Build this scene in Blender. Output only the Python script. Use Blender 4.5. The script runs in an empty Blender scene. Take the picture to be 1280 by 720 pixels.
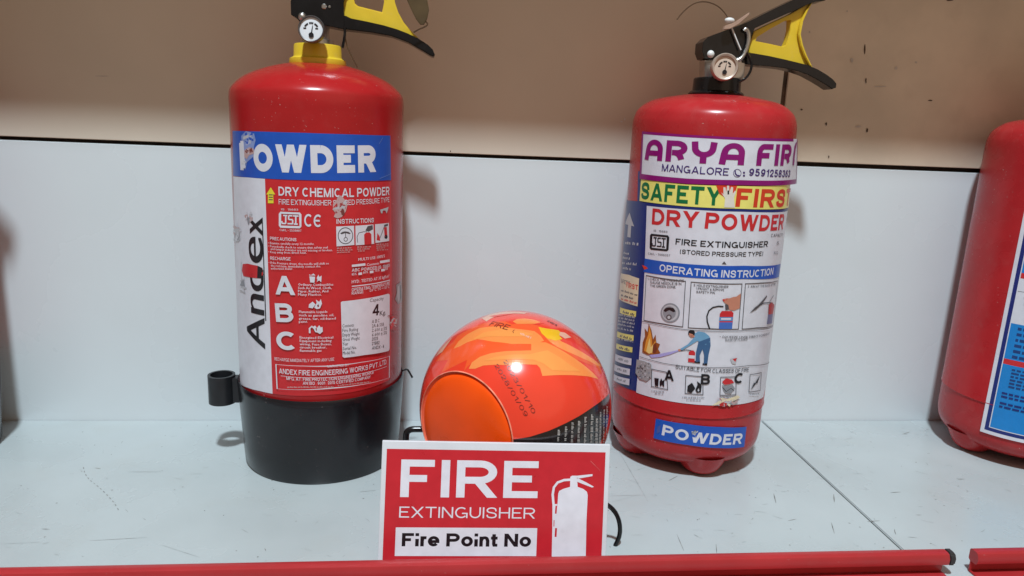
import bpy, bmesh, math, random
import numpy as np
from mathutils import Vector, Matrix
from mathutils.geometry import tessellate_polygon
random.seed(7)
PI = math.pi
SC = bpy.context.scene
COL = SC.collection

# ------------------------------------------------------------------ camera
FPX, YAW, PITCH, ROLL = 914.64, 0.107524, 0.216889, 0.0424344
CAM = np.array([0.0, 0.0, 0.30])
def cam_matrix():
    B = np.array([[1, 0, 0], [0, 0, -1], [0, 1, 0.]])
    cy, sy = math.cos(YAW), math.sin(YAW)
    cp, sp = math.cos(PITCH), math.sin(PITCH)
    cr, sr = math.cos(ROLL), math.sin(ROLL)
    Ry = np.array([[cy, 0, -sy], [0, 1, 0], [sy, 0, cy]])
    Rp = np.array([[1, 0, 0], [0, cp, -sp], [0, sp, cp]])
    Rr = np.array([[cr, -sr, 0], [sr, cr, 0], [0, 0, 1]])
    return Rr @ Rp @ Ry @ B
MC = cam_matrix()
cam = bpy.data.objects.new('camera', bpy.data.cameras.new('camera'))
COL.objects.link(cam)
cam.data.sensor_width = 36
cam.data.lens = FPX / 1280 * 36
cam.data.clip_start = 0.01
cam.data.clip_end = 50
R3 = Matrix([list(MC[0]), list(-MC[1]), list(-MC[2])]).transposed()   # camera x, up, back as columns
cam.matrix_world = Matrix.Translation(CAM) @ R3.to_4x4()
SC.camera = cam

# ------------------------------------------------------------------ light
w = bpy.data.worlds.new('World'); SC.world = w; w.use_nodes = True
w.node_tree.nodes['Background'].inputs[0].default_value = (1.0, 0.78, 0.60, 1)
w.node_tree.nodes['Background'].inputs[1].default_value = 0.245
SC.view_settings.view_transform = 'Standard'
SC.view_settings.look = 'None'
SC.view_settings.exposure = 0
SC.view_settings.gamma = 1
def area(name, loc, target, size, power, color, sizey=None):
    l = bpy.data.lights.new(name, 'AREA'); l.energy = power; l.color = color
    l.shape = 'DISK' if sizey is None else 'RECTANGLE'; l.size = size
    if sizey: l.size_y = sizey
    o = bpy.data.objects.new(name, l); COL.objects.link(o); o.location = loc
    o.rotation_euler = (Vector(target) - Vector(loc)).to_track_quat('-Z', 'Y').to_euler()
    return o
area('ceiling_lamp', (-0.10, -0.52, 2.44), (0.1, 0.65, 0.15), 0.17, 81.0, (0.77, 0.90, 0.97))
area('room_lamp', (0.95, -1.0, 1.35), (0.15, 0.7, 0.3), 2.4, 4.8, (1.0, 0.70, 0.46))

# ------------------------------------------------------------------ materials
def lin(c):
    return tuple(((x / 255) / 12.92 if x / 255 <= 0.04045 else ((x / 255 + 0.055) / 1.055) ** 2.4) for x in c)
MATS = {}
def mat(name, col, rough=0.45, metal=0.0, mottle=0.06, scale=60, coat=0.0, bump=0.0, dust=0.0, rvar=0.08, spec=0.5, trans=0.0, specks=0.0, dustcol=(0.45, 0.36, 0.32)):
    """col is linear albedo"""
    if name in MATS: return MATS[name]
    m = bpy.data.materials.new(name); m.use_nodes = True
    nt = m.node_tree; b = nt.nodes['Principled BSDF']
    tc = nt.nodes.new('ShaderNodeTexCoord')
    n1 = nt.nodes.new('ShaderNodeTexNoise'); n1.inputs['Scale'].default_value = scale; n1.inputs['Detail'].default_value = 6
    nt.links.new(tc.outputs['Object'], n1.inputs['Vector'])
    mr = nt.nodes.new('ShaderNodeMapRange')
    mr.inputs[1].default_value = 0.3; mr.inputs[2].default_value = 0.7
    mr.inputs[3].default_value = 1 - mottle; mr.inputs[4].default_value = 1 + mottle
    nt.links.new(n1.outputs['Fac'], mr.inputs[0])
    mx = nt.nodes.new('ShaderNodeVectorMath'); mx.operation = 'SCALE'
    mx.inputs[0].default_value = col
    nt.links.new(mr.outputs[0], mx.inputs['Scale'])
    out = mx.outputs[0]
    if dust > 0:
        n2 = nt.nodes.new('ShaderNodeTexNoise'); n2.inputs['Scale'].default_value = scale * 2.3; n2.inputs['Detail'].default_value = 8
        nt.links.new(tc.outputs['Object'], n2.inputs['Vector'])
        r2 = nt.nodes.new('ShaderNodeMapRange'); r2.inputs[1].default_value = 0.55; r2.inputs[2].default_value = 0.75
        r2.inputs[3].default_value = 0; r2.inputs[4].default_value = dust
        nt.links.new(n2.outputs['Fac'], r2.inputs[0])
        mm = nt.nodes.new('ShaderNodeMix'); mm.data_type = 'RGBA'
        nt.links.new(r2.outputs[0], mm.inputs['Factor']); nt.links.new(out, mm.inputs['A'])
        mm.inputs['B'].default_value = (*dustcol, 1)
        out = mm.outputs['Result']
    if specks > 0:
        n3 = nt.nodes.new('ShaderNodeTexNoise'); n3.inputs['Scale'].default_value = 520; n3.inputs['Detail'].default_value = 2
        n4 = nt.nodes.new('ShaderNodeTexNoise'); n4.inputs['Scale'].default_value = 38; n4.inputs['Detail'].default_value = 3
        nt.links.new(tc.outputs['Object'], n3.inputs['Vector']); nt.links.new(tc.outputs['Object'], n4.inputs['Vector'])
        r3 = nt.nodes.new('ShaderNodeMapRange'); r3.inputs[1].default_value = 0.70; r3.inputs[2].default_value = 0.76
        r4 = nt.nodes.new('ShaderNodeMapRange'); r4.inputs[1].default_value = 0.50; r4.inputs[2].default_value = 0.62; r4.inputs[4].default_value = specks
        nt.links.new(n3.outputs['Fac'], r3.inputs[0]); nt.links.new(n4.outputs['Fac'], r4.inputs[0])
        mu = nt.nodes.new('ShaderNodeMath'); mu.operation = 'MULTIPLY'
        nt.links.new(r3.outputs[0], mu.inputs[0]); nt.links.new(r4.outputs[0], mu.inputs[1])
        ms = nt.nodes.new('ShaderNodeMix'); ms.data_type = 'RGBA'
        nt.links.new(mu.outputs[0], ms.inputs['Factor']); nt.links.new(out, ms.inputs['A'])
        ms.inputs['B'].default_value = (0.6, 0.5, 0.46, 1)
        out = ms.outputs['Result']
    nt.links.new(out, b.inputs['Base Color'])
    rr = nt.nodes.new('ShaderNodeMapRange'); rr.inputs[3].default_value = max(0.02, rough - rvar); rr.inputs[4].default_value = rough + rvar
    nt.links.new(n1.outputs['Fac'], rr.inputs[0]); nt.links.new(rr.outputs[0], b.inputs['Roughness'])
    b.inputs['Metallic'].default_value = metal
    b.inputs['Specular IOR Level'].default_value = spec
    if coat: b.inputs['Coat Weight'].default_value = coat; b.inputs['Coat Roughness'].default_value = 0.12
    if trans: b.inputs['Alpha'].default_value = 1 - trans
    if bump:
        bp = nt.nodes.new('ShaderNodeBump'); bp.inputs['Strength'].default_value = bump; bp.inputs['Distance'].default_value = 0.0006
        nt.links.new(n1.outputs['Fac'], bp.inputs['Height']); nt.links.new(bp.outputs[0], b.inputs['Normal'])
    MATS[name] = m
    return m
def ink(name, srgb, k=1.0, rough=0.32):
    c = lin(srgb)
    return mat('ink ' + name, tuple(min(0.85, x * k) for x in c), rough, mottle=0.05, scale=120, rvar=0.06)
RED = mat('red enamel', (0.40, 0.014, 0.016), 0.22, mottle=0.06, scale=35, dust=0.025, rvar=0.08, bump=0.03, specks=0.75, spec=0.4)
RED2 = mat('red enamel dusty', (0.42, 0.020, 0.024), 0.27, mottle=0.08, scale=30, dust=0.05, rvar=0.10, bump=0.04, specks=0.8, spec=0.35)
BLACKP = mat('black plastic', (0.014, 0.015, 0.018), 0.36, mottle=0.25, scale=70, dust=0.02)
BLACKG = mat('black enamel', (0.007, 0.007, 0.008), 0.20, mottle=0.2, scale=80, dust=0.008, rvar=0.05, spec=0.45)
RUBBER = mat('black rubber boot', (0.009, 0.009, 0.012), 0.24, mottle=0.25, scale=25, dust=0.012, specks=0.25)
YELLOW = mat('yellow plastic', (0.72, 0.50, 0.030), 0.38, mottle=0.06, scale=60, dust=0.08)
SILVER = mat('dull metal', (0.55, 0.54, 0.52), 0.32, 1.0, mottle=0.12, scale=90)
STEELW = mat('thin wire', (0.14, 0.09, 0.055), 0.4, 0.6)
OLIVE = mat('brown card', (0.085, 0.056, 0.026), 0.45, mottle=0.3, scale=40, dust=0.03, spec=0.25)
PINKCARD = mat('pale card', (0.42, 0.27, 0.20), 0.6, mottle=0.1)
WHITEP = mat('white plastic', (0.75, 0.75, 0.74), 0.35)
DIALW = mat('gauge dial', (0.72, 0.74, 0.78), 0.35)
DIALB = mat('gauge dial aged', (0.60, 0.47, 0.38), 0.4)
RAILRED = mat('rail red paint', (0.42, 0.026, 0.030), 0.36, mottle=0.08, scale=20, dust=0.02, specks=0.3)
DARKCAP = mat('dark end cap', (0.03, 0.028, 0.03), 0.5, mottle=0.3)
WHITE = ink('white', (222, 222, 232), 0.95)
BLUE = ink('blue', (30, 88, 190), 0.9)
NAVY = ink('navy', (26, 44, 120), 0.9)
LRED = ink('label red', (205, 44, 50), 0.95)
BLACKI = ink('black', (26, 24, 30))
PURPLE = ink('purple', (140, 14, 112), 0.95)
VIOLET = ink('violet', (66, 40, 110))
GREEN = ink('green', (10, 110, 62))
LYEL = ink('pale yellow', (236, 226, 120))
YELI = ink('yellow', (228, 214, 60))
ORRED = ink('orange red', (212, 62, 36))
SKIN = ink('skin tone', (196, 130, 108))
SKYB = ink('sky blue', (24, 136, 214), 0.9)
MIDB = ink('mid blue', (90, 140, 190))
GREYI = ink('grey', (140, 142, 150))
LGREY = ink('light grey', (186, 186, 192))
DGREY = ink('dark grey', (84, 78, 82))
CREAM = ink('cream', (226, 212, 180))
BROWNI = ink('flame brown', (150, 84, 40))
FLAMEO = ink('flame orange', (222, 150, 60))
LILAC = ink('lilac', (170, 164, 220))
TORN = ink('torn paper', (190, 160, 160))

# ------------------------------------------------------------------ helpers
def ray(px, py):
    d = MC.T @ np.array([(px - 640) / FPX, (py - 360) / FPX, 1.0])
    return d / np.linalg.norm(d)
def hit(px, py, ax, val):
    d = ray(px, py)
    return CAM + d * ((val - CAM[ax]) / d[ax])
def obj(name, me, m=None, parent=None, smooth=True):
    if isinstance(me, bmesh.types.BMesh):
        bm = me; me = bpy.data.meshes.new(name); bm.normal_update(); bm.to_mesh(me); bm.free()
    for q in (m if isinstance(m, (list, tuple)) else [m]):
        if q is not None: me.materials.append(q)
    if smooth:
        me.shade_smooth()
        me.set_sharp_from_angle(angle=math.radians(38))
    o = bpy.data.objects.new(name, me); COL.objects.link(o)
    if parent: o.parent = parent
    return o
def tag(o, label, cat, group=None, kind=None):
    if label: o['label'] = label
    if cat: o['category'] = cat
    if group: o['group'] = group
    if kind: o['kind'] = kind
    return o
def thing(name, loc, label, cat, group=None):
    o = bpy.data.objects.new(name, None); COL.objects.link(o); o.location = loc
    o.empty_display_size = 0.02
    return tag(o, label, cat, group)
def lathe(prof, seg=96, cx=0, cy=0, bm=None, close=False):
    bm = bm or bmesh.new(); rings = []
    for r, z in prof:
        if r < 1e-6: rings.append([bm.verts.new((cx, cy, z))])
        else: rings.append([bm.verts.new((cx + r * math.cos(2 * PI * i / seg), cy + r * math.sin(2 * PI * i / seg), z)) for i in range(seg)])
    for a, b in zip(rings, rings[1:]):
        for i in range(seg):
            j = (i + 1) % seg
            if len(a) == 1 and len(b) == 1: continue
            if len(a) == 1: bm.faces.new((a[0], b[j], b[i]))
            elif len(b) == 1: bm.faces.new((a[i], a[j], b[0]))
            else: bm.faces.new((a[i], a[j], b[j], b[i]))
    bmesh.ops.recalc_face_normals(bm, faces=bm.faces)
    return bm
def smooth_prof(pts, n=5):
    """Catmull-Rom through profile points"""
    out = []
    P = [pts[0]] + list(pts) + [pts[-1]]
    for i in range(1, len(P) - 2):
        p0, p1, p2, p3 = [np.array(q, float) for q in P[i - 1:i + 3]]
        for k in range(n):
            t = k / n
            out.append(tuple(0.5 * (2 * p1 + (p2 - p0) * t + (2 * p0 - 5 * p1 + 4 * p2 - p3) * t * t + (3 * p1 - p0 - 3 * p2 + p3) * t ** 3)))
    out.append(tuple(pts[-1]))
    return out
def disc_y(c, prof, seg=48, bm=None, tilt=None):
    """lathe about the -Y axis at point c: prof = (radius, forward distance)"""
    b2 = lathe(prof, seg)
    rot = Matrix.Rotation(PI / 2, 4, 'X')
    if tilt: rot = tilt @ rot
    bmesh.ops.transform(b2, matrix=Matrix.Translation(c) @ rot, verts=b2.verts)
    return b2
def plate(pts, y0, y1, holes=(), bev=0.0008):
    """outline in (x,z) extruded from y0 to y1"""
    bm = bmesh.new()
    loops = [[Vector((x, z, 0)) for x, z in pts]] + [[Vector((x, z, 0)) for x, z in h] for h in holes]
    flat = [v for l in loops for v in l]
    fr = [bm.verts.new((v.x, y0, v.y)) for v in flat]; bk = [bm.verts.new((v.x, y1, v.y)) for v in flat]
    for t in tessellate_polygon(loops):
        bm.faces.new([fr[i] for i in t]); bm.faces.new([bk[i] for i in reversed(t)])
    k = 0
    rim = []
    for l in loops:
        n = len(l)
        for i in range(n):
            a, b = k + i, k + (i + 1) % n
            bm.faces.new((fr[a], fr[b], bk[b], bk[a]))
            rim += [(fr[a], fr[b]), (bk[a], bk[b])]
        k += n
    bmesh.ops.recalc_face_normals(bm, faces=bm.faces)
    if bev:
        es = [e for e in (bm.edges.get(p) for p in rim) if e]
        bmesh.ops.bevel(bm, geom=es, offset=bev, segments=2, affect='EDGES', clamp_overlap=True)
    return bm
def curve_pts(pts, n=6):
    out = []
    P = [np.array(p, float) for p in pts]
    P = [2 * P[0] - P[1]] + P + [2 * P[-1] - P[-2]]
    for i in range(1, len(P) - 2):
        p0, p1, p2, p3 = P[i - 1:i + 3]
        for k in range(n):
            t = k / n
            out.append(0.5 * (2 * p1 + (p2 - p0) * t + (2 * p0 - 5 * p1 + 4 * p2 - p3) * t * t + (3 * p1 - p0 - 3 * p2 + p3) * t ** 3))
    out.append(P[-2])
    return out
def tube(pts, r, seg=10, bm=None, sm=6):
    bm = bm or bmesh.new()
    P = [Vector(p) for p in (curve_pts(pts, sm) if sm else pts)]
    rings = []; up = Vector((0.123, 0.35, 0.91))
    for i, p in enumerate(P):
        t = (P[min(i + 1, len(P) - 1)] - P[max(i - 1, 0)]).normalized()
        a = t.cross(up).normalized(); b = t.cross(a).normalized()
        rings.append([bm.verts.new(p + a * (r * math.cos(2 * PI * k / seg)) + b * (r * math.sin(2 * PI * k / seg))) for k in range(seg)])
    for A, B in zip(rings, rings[1:]):
        for k in range(seg): bm.faces.new((A[k], A[(k + 1) % seg], B[(k + 1) % seg], B[k]))
    bm.faces.new(rings[0]); bm.faces.new(list(reversed(rings[-1])))
    bmesh.ops.recalc_face_normals(bm, faces=bm.faces)
    return bm
def box(bm, x0, x1, y0, y1, z0, z1, mi=0):
    v = [bm.verts.new((x, y, z)) for x in (x0, x1) for y in (y0, y1) for z in (z0, z1)]
    for f in ((0, 1, 3, 2), (4, 6, 7, 5), (0, 4, 5, 1), (2, 3, 7, 6), (0, 2, 6, 4), (1, 5, 7, 3)):
        bm.faces.new([v[i] for i in f]).material_index = mi
    return bm
def bevelled(bm, off, seg=2):
    bmesh.ops.recalc_face_normals(bm, faces=bm.faces)
    bmesh.ops.bevel(bm, geom=[e for e in bm.edges if e.calc_face_angle(0) > 0.5], offset=off, segments=seg, affect='EDGES', clamp_overlap=True)
    return bm

# ------------------------------------------------------------------ printed artwork on curved surfaces
class CylSurf:
    def __init__(s, cx, cy, R): s.cx, s.cy, s.R = cx, cy, R
    def inv(s, px, py):
        d = ray(px, py); o = CAM - np.array([s.cx, s.cy, 0])
        a = d[0] ** 2 + d[1] ** 2; b = o[0] * d[0] + o[1] * d[1]; c = o[0] ** 2 + o[1] ** 2 - s.R ** 2
        t = (-b - math.sqrt(max(0, b * b - a * c))) / a
        p = o + d * t
        return np.array([s.R * math.atan2(p[0], -p[1]), p[2]])
    def map(s, u, v, h):
        th = u / s.R; r = s.R + h
        return Vector((r * math.sin(th), -r * math.cos(th), v))        # local to the thing's base
    step = (0.003, None)
class PlaneSurf:
    def __init__(s, o, e, f):            # origin, unit right, unit up
        s.o, s.e, s.f = [np.array(q, float) for q in (o, e, f)]; s.n = np.cross(s.e, s.f)
    def inv(s, px, py):
        d = ray(px, py); t = ((s.o - CAM) @ s.n) / (d @ s.n); p = CAM + d * t - s.o
        return np.array([p @ s.e, p @ s.f])
    def map(s, u, v, h): return Vector(s.e * u + s.f * v + s.n * h)
    step = (None, None)
class BallSurf:
    def __init__(s, c, R):
        s.c = np.array(c, float); s.R = R
        s.n = CAM - s.c; s.n /= np.linalg.norm(s.n)
        s.e = np.cross([0, 0, 1.0], s.n); s.e /= np.linalg.norm(s.e); s.f = np.cross(s.n, s.e)
    def inv(s, px, py):
        d = ray(px, py); oc = CAM - s.c; b = d @ oc; q = b * b - (oc @ oc - s.R ** 2)
        p = (oc + d * (-b - math.sqrt(max(0, q)))); p /= np.linalg.norm(p)
        a = math.acos(max(-1, min(1, p @ s.n))); x, y = p @ s.e, p @ s.f; l = math.hypot(x, y) or 1
        return np.array([x / l * a * s.R, y / l * a * s.R])
    def map(s, u, v, h):
        a = math.hypot(u, v) / s.R; l = math.hypot(u, v) or 1
        p = s.n * math.cos(a) + (s.e * u + s.f * v) / l * math.sin(a)
        return Vector(p * (s.R + h))
    step = (0.002, 0.002)
GLYPH = {}
def glyphs(txt, bold, res):
    key = (txt, bold, res)
    if key not in GLYPH:
        c = bpy.data.curves.new('t', 'FONT'); c.body = txt; c.resolution_u = res; c.fill_mode = 'FRONT'; c.offset = bold
        c.space_character = 1 + bold * 1.2
        o = bpy.data.objects.new('t', c); COL.objects.link(o)
        bpy.context.view_layer.update()
        me = o.evaluated_get(bpy.context.evaluated_depsgraph_get()).to_mesh()
        V = np.array([v.co[:2] for v in me.vertices]); F = [tuple(p.vertices) for p in me.polygons]
        o.evaluated_get(bpy.context.evaluated_depsgraph_get()).to_mesh_clear()
        bpy.data.objects.remove(o); bpy.data.curves.remove(c)
        GLYPH[key] = (V, F)
    return GLYPH[key]
def arc(cx, cy, rx, ry, a0, a1, n=12):
    return [(cx + rx * math.cos(math.radians(a0 + (a1 - a0) * i / n)), cy + ry * math.sin(math.radians(a0 + (a1 - a0) * i / n))) for i in range(n + 1)]
def smo(pts, n=5): return [tuple(p) for p in curve_pts(pts, n)]
STEM = ('P', [(0, 0), (0, 1)])
BOWL = ('P', [(0, 1), (.6, 1)] + arc(.6, .73, .4, .27, 90, -90)[1:] + [(0, .46)])
XH = 0.70
SANS = {
 'A': (.92, [('D', (0, 0), (.5, 1)), ('D', (1, 0), (.5, 1)), ('P', [(.22, .24), (.78, .24)])]),
 'B': (.80, [STEM, ('P', [(0, 1), (.58, 1)] + arc(.58, .765, .36, .235, 90, -90)[1:] + [(0, .53)]), ('P', [(.58, .53)] + arc(.60, .265, .40, .265, 90, -90) + [(0, 0)])]),
 'C': (.86, [('P', arc(.5, .5, .5, .5, 48, 312, 26))]),
 'D': (.84, [STEM, ('P', [(0, 1), (.42, 1)] + arc(.42, .5, .58, .5, 90, -90, 18) + [(0, 0)])]),
 'E': (.70, [STEM, ('P', [(0, 1), (1, 1)]), ('P', [(0, .52), (.92, .52)]), ('P', [(0, 0), (1, 0)])]),
 'F': (.66, [STEM, ('P', [(0, 1), (1, 1)]), ('P', [(0, .50), (.88, .50)])]),
 'G': (.90, [('P', arc(.5, .5, .5, .5, 48, 318, 26)), ('P', [(.56, .42), (1, .42)]), ('P', [(1, .42), (1, 0)])]),
 'H': (.80, [STEM, ('P', [(1, 0), (1, 1)]), ('P', [(0, .52), (1, .52)])]),
 'I': (0, [STEM]),
 'J': (.60, [('P', [(1, 1), (1, .32)] + arc(.5, .32, .5, .32, 0, -180))]),
 'K': (.86, [STEM, ('D', (0, .30), (.95, 1)), ('D', (.34, .56), (1, 0))]),
 'L': (.66, [STEM, ('P', [(0, 0), (1, 0)])]),
 'M': (.96, [STEM, ('P', [(1, 0), (1, 1)]), ('D', (0, 1), (.5, 0)), ('D', (1, 1), (.5, 0))]),
 'N': (.80, [STEM, ('P', [(1, 0), (1, 1)]), ('D', (0, 1), (1, 0))]),
 'O': (.92, [('C', arc(.5, .5, .5, .5, 0, 360, 32))]),
 'P': (.76, [STEM, BOWL]),
 'Q': (.92, [('C', arc(.5, .5, .5, .5, 0, 360, 32)), ('D', (.55, .3), (1, 0))]),
 'R': (.82, [STEM, BOWL, ('D', (.52, .46), (1, 0))]),
 'S': (.78, [('P', smo([(.95, .72), (.86, .92), (.5, 1), (.14, .92), (.03, .74), (.16, .58), (.5, .51), (.84, .43), (.98, .26), (.87, .07), (.5, 0), (.12, .08), (.02, .29)]))]),
 'T': (.78, [('P', [(0, 1), (1, 1)]), ('P', [(.5, 0), (.5, 1)])]),
 'U': (.80, [('P', [(0, 1), (0, .40)] + arc(.5, .40, .5, .40, 180, 360, 16) + [(1, 1)])]),
 'V': (.88, [('D', (0, 1), (.5, 0)), ('D', (1, 1), (.5, 0))]),
 'W': (1.24, [('D', (0, 1), (.25, 0)), ('D', (.5, 1), (.25, 0)), ('D', (.5, 1), (.75, 0)), ('D', (1, 1), (.75, 0))]),
 'X': (.86, [('D', (0, 0), (1, 1)), ('D', (0, 1), (1, 0))]),
 'Y': (.88, [('D', (0, 1), (.5, .40)), ('D', (1, 1), (.5, .40)), ('P', [(.5, 0), (.5, .44)])]),
 'Z': (.78, [('P', [(0, 1), (1, 1)]), ('P', [(0, 0), (1, 0)]), ('D', (0, 0), (1, 1))]),
 '0': (.60, [('C', arc(.5, .5, .5, .5, 0, 360, 28))]),
 '1': (.36, [('P', [(1, 0), (1, 1)]), ('D', (0, .72), (1, .98))]),
 '2': (.60, [('P', smo([(.02, .72), (.14, .93), (.5, 1), (.86, .92), (.96, .72), (.80, .48), (.35, .22), (.04, 0)])), ('P', [(.02, 0), (1, 0)])]),
 '3': (.60, [('P', smo([(.04, .78), (.2, .95), (.5, 1), (.84, .9), (.9, .72), (.75, .56), (.45, .53)])), ('P', smo([(.45, .53), (.82, .48), (.98, .28), (.85, .07), (.5, 0), (.15, .06), (.02, .26)]))]),
 '4': (.64, [('P', [(.76, 0), (.76, 1)]), ('D', (.76, 1), (0, .25)), ('P', [(0, .25), (1, .25)])]),
 '5': (.60, [('P', [(.94, 1), (.18, 1)]), ('P', [(.16, 1), (.08, .5)]), ('P', smo([(.08, .5), (.4, .62), (.8, .56), (.98, .33), (.85, .08), (.5, 0), (.15, .06), (.02, .24)]))]),
 '6': (.60, [('C', arc(.5, .31, .48, .31, 0, 360, 22)), ('P', smo([(.94, .82), (.7, .98), (.4, .97), (.12, .75), (.02, .35)]))]),
 '7': (.58, [('P', [(0, 1), (1, 1)]), ('D', (.34, 0), (1, 1))]),
 '8': (.60, [('C', arc(.5, .76, .42, .24, 0, 360, 20)), ('C', arc(.5, .26, .5, .26, 0, 360, 22))]),
 '9': (.60, [('C', arc(.5, .69, .48, .31, 0, 360, 22)), ('P', smo([(.06, .18), (.3, .02), (.6, .03), (.88, .25), (.98, .65)]))]),
 ':': (0, [('P', [(0, .02), (0, .06)]), ('P', [(0, .56), (0, .60)])]), '.': (0, [('P', [(0, .0), (0, .02)])]),
 '-': (.28, [('P', [(0, .40), (1, .40)])]), '/': (.4, [('D', (0, 0), (1, 1))]),
 '(': (.24, [('P', arc(1, .44, 1, .60, 105, 255, 10))]), ')': (.24, [('P', arc(0, .44, 1, .60, 75, -75, 10))]),
 'i': (0, [('P', [(0, 0), (0, .585)]), ('P', [(0, .995), (0, 1)])]),
 'r': (.30, [('P', [(0, 0), (0, XH)]), ('P', smo([(0, .40), (.25, .66), (.6, XH), (1, XH)]))]),
 'e': (.64, [('P', arc(.5, .36, .5, .36, -42, -360, 26)), ('P', [(.02, .33), (1, .33)])]),
 'o': (.66, [('C', arc(.5, .36, .5, .36, 0, 360, 26))]),
 'n': (.56, [('P', [(0, 0), (0, XH)]), ('P', smo([(0, .42), (.18, .66), (.5, .73), (.84, .66), (1, .42)]) + [(1, 0)])]),
 't': (.34, [('P', [(.40, .94), (.40, .12), (.55, 0), (1, 0)]), ('P', [(0, XH), (1, XH)])]),
}
ROUND = dict(SANS)
ROUND.update({
 'A': (.84, [('P', [(-.04, 0), (.02, .5)] + arc(.52, .55, .48, .45, 180, 0, 16) + [(1, 0)]), ('P', [(.03, .30), (1, .30)])]),
 'R': (.80, [STEM, ('P', [(0, 1), (.55, 1)] + arc(.55, .71, .45, .29, 90, -90)[1:] + [(.22, .42)]), ('P', [(.42, .42), (.62, .36), (.78, .2), (.86, 0)])]),
 'Y': (.86, [('P', [(0, 1), (.02, .80)] + arc(.5, .80, .48, .42, 180, 360, 16) + [(1, 1)]), ('P', [(.5, 0), (.5, .4)])]),
 'F': (.72, [('P', [(0, 0), (0, .62)] + arc(.36, .62, .36, .38, 180, 90, 8) + [(1, 1)]), ('P', [(0, .46), (.9, .46)])]),
 'E': (.74, [('P', [(1, 1), (.36, 1)] + arc(.36, .62, .36, .38, 90, 180, 8) + [(0, .38)] + arc(.36, .38, .36, .38, 180, 270, 8) + [(1, 0)]), ('P', [(0, .5), (.9, .5)])]),
})
def clip_y(poly, y, keep_above):
    out = []
    for i in range(len(poly)):
        a, b = poly[i], poly[(i + 1) % len(poly)]
        ia, ib = ((a[1] >= y) == keep_above) or a[1] == y, ((b[1] >= y) == keep_above) or b[1] == y
        if ia: out.append(a)
        if ia != ib:
            t = (y - a[1]) / (b[1] - a[1]); out.append((a[0] + (b[0] - a[0]) * t, y))
    return out
def sans_text(txt, t, table, track=0.15):
    """strokes of a plain sans alphabet; returns a list of (vertices, faces), cap height 1"""
    parts = []; x = 0.0
    for ch in txt:
        if ch == ' ': x += 0.34; continue
        wd, strokes = table[ch]
        bw = wd + t * (0.35 if wd else 1.0)                # body width
        sx = bw - t; X = lambda u: x + t / 2 + u * sx; Y = lambda v: t / 2 + v * (1 - t)
        for s_ in strokes:
            if s_[0] == 'D':
                (ax, ay), (bx, by) = s_[1], s_[2]
                if ay > by: (ax, ay), (bx, by) = (bx, by), (ax, ay)
                f0 = 0.0 if ay == 0 else Y(ay); f1 = 1.0 if by == 1 else Y(by)
                A = np.array([X(ax), f0]); B = np.array([X(bx), f1]); d = B - A; L = np.linalg.norm(d); d /= L
                hw = t / 2 / max(0.35, abs(d[1]))
                p = [(A[0] - hw, A[1]), (A[0] + hw, A[1]), (B[0] + hw, B[1]), (B[0] - hw, B[1])]
                parts.append((np.array(p), [(0, 1, 2, 3)]))
                continue
            P = [np.array([X(u), Y(v)]) for u, v in s_[1]]
            closed = s_[0] == 'C'
            if closed: P = P[:-1]
            n = len(P)
            if not closed:
                straight = n == 2 or (abs(P[0][0] - P[1][0]) < 1e-6 or abs(P[0][1] - P[1][1]) < 1e-6)
                e0 = P[0] - P[1]; e0 = e0 / np.linalg.norm(e0); e1_ = P[-1] - P[-2]; e1_ = e1_ / np.linalg.norm(e1_)
                u0, u1 = s_[1][0], s_[1][-1]
                # square caps where a stroke reaches the edge of the box, butt ends inside it
                edge = lambda u, e_: (abs(e_[1]) > 0.95 and (u[1] < 0.02 or u[1] > 0.6)) or (abs(e_[0]) > 0.95 and (u[0] < 0.02 or u[0] > 0.98))
                if edge(u0, e0): P[0] = P[0] + e0 * t / 2
                if edge(u1, e1_): P[-1] = P[-1] + e1_ * t / 2
            Lf, Rt = [], []
            for i in range(n):
                if closed: a_, b_ = P[i - 1], P[(i + 1) % n]
                else: a_, b_ = P[max(i - 1, 0)], P[min(i + 1, n - 1)]
                d1 = P[i] - a_; d2 = b_ - P[i]
                d1 = d1 / np.linalg.norm(d1) if np.linalg.norm(d1) > 1e-9 else d2 / np.linalg.norm(d2)
                d2 = d2 / np.linalg.norm(d2) if np.linalg.norm(d2) > 1e-9 else d1
                m = d1 + d2; m = m / (np.linalg.norm(m) or 1)
                k = t / 2 / max(0.5, m @ d1); nn = np.array([-m[1], m[0]]) * k
                Lf.append(P[i] + nn); Rt.append(P[i] - nn)
            V = np.array(Lf + Rt); F = [(i, n + i, n + (i + 1) % n, (i + 1) % n) for i in range(n if closed else n - 1)]
            parts.append((V, F))
        x += bw + track
    return parts
def stroke_w(b):
    return 0.215 if b >= 0.03 else 0.175 if b >= 0.02 else 0.155 if b >= 0.012 else 0.125 if b >= 0.005 else 0.105 if b >= 0 else 0.088
def caph(bold):
    V, _ = glyphs('H', bold, 2)
    return V[:, 1].min(), V[:, 1].max()
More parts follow.
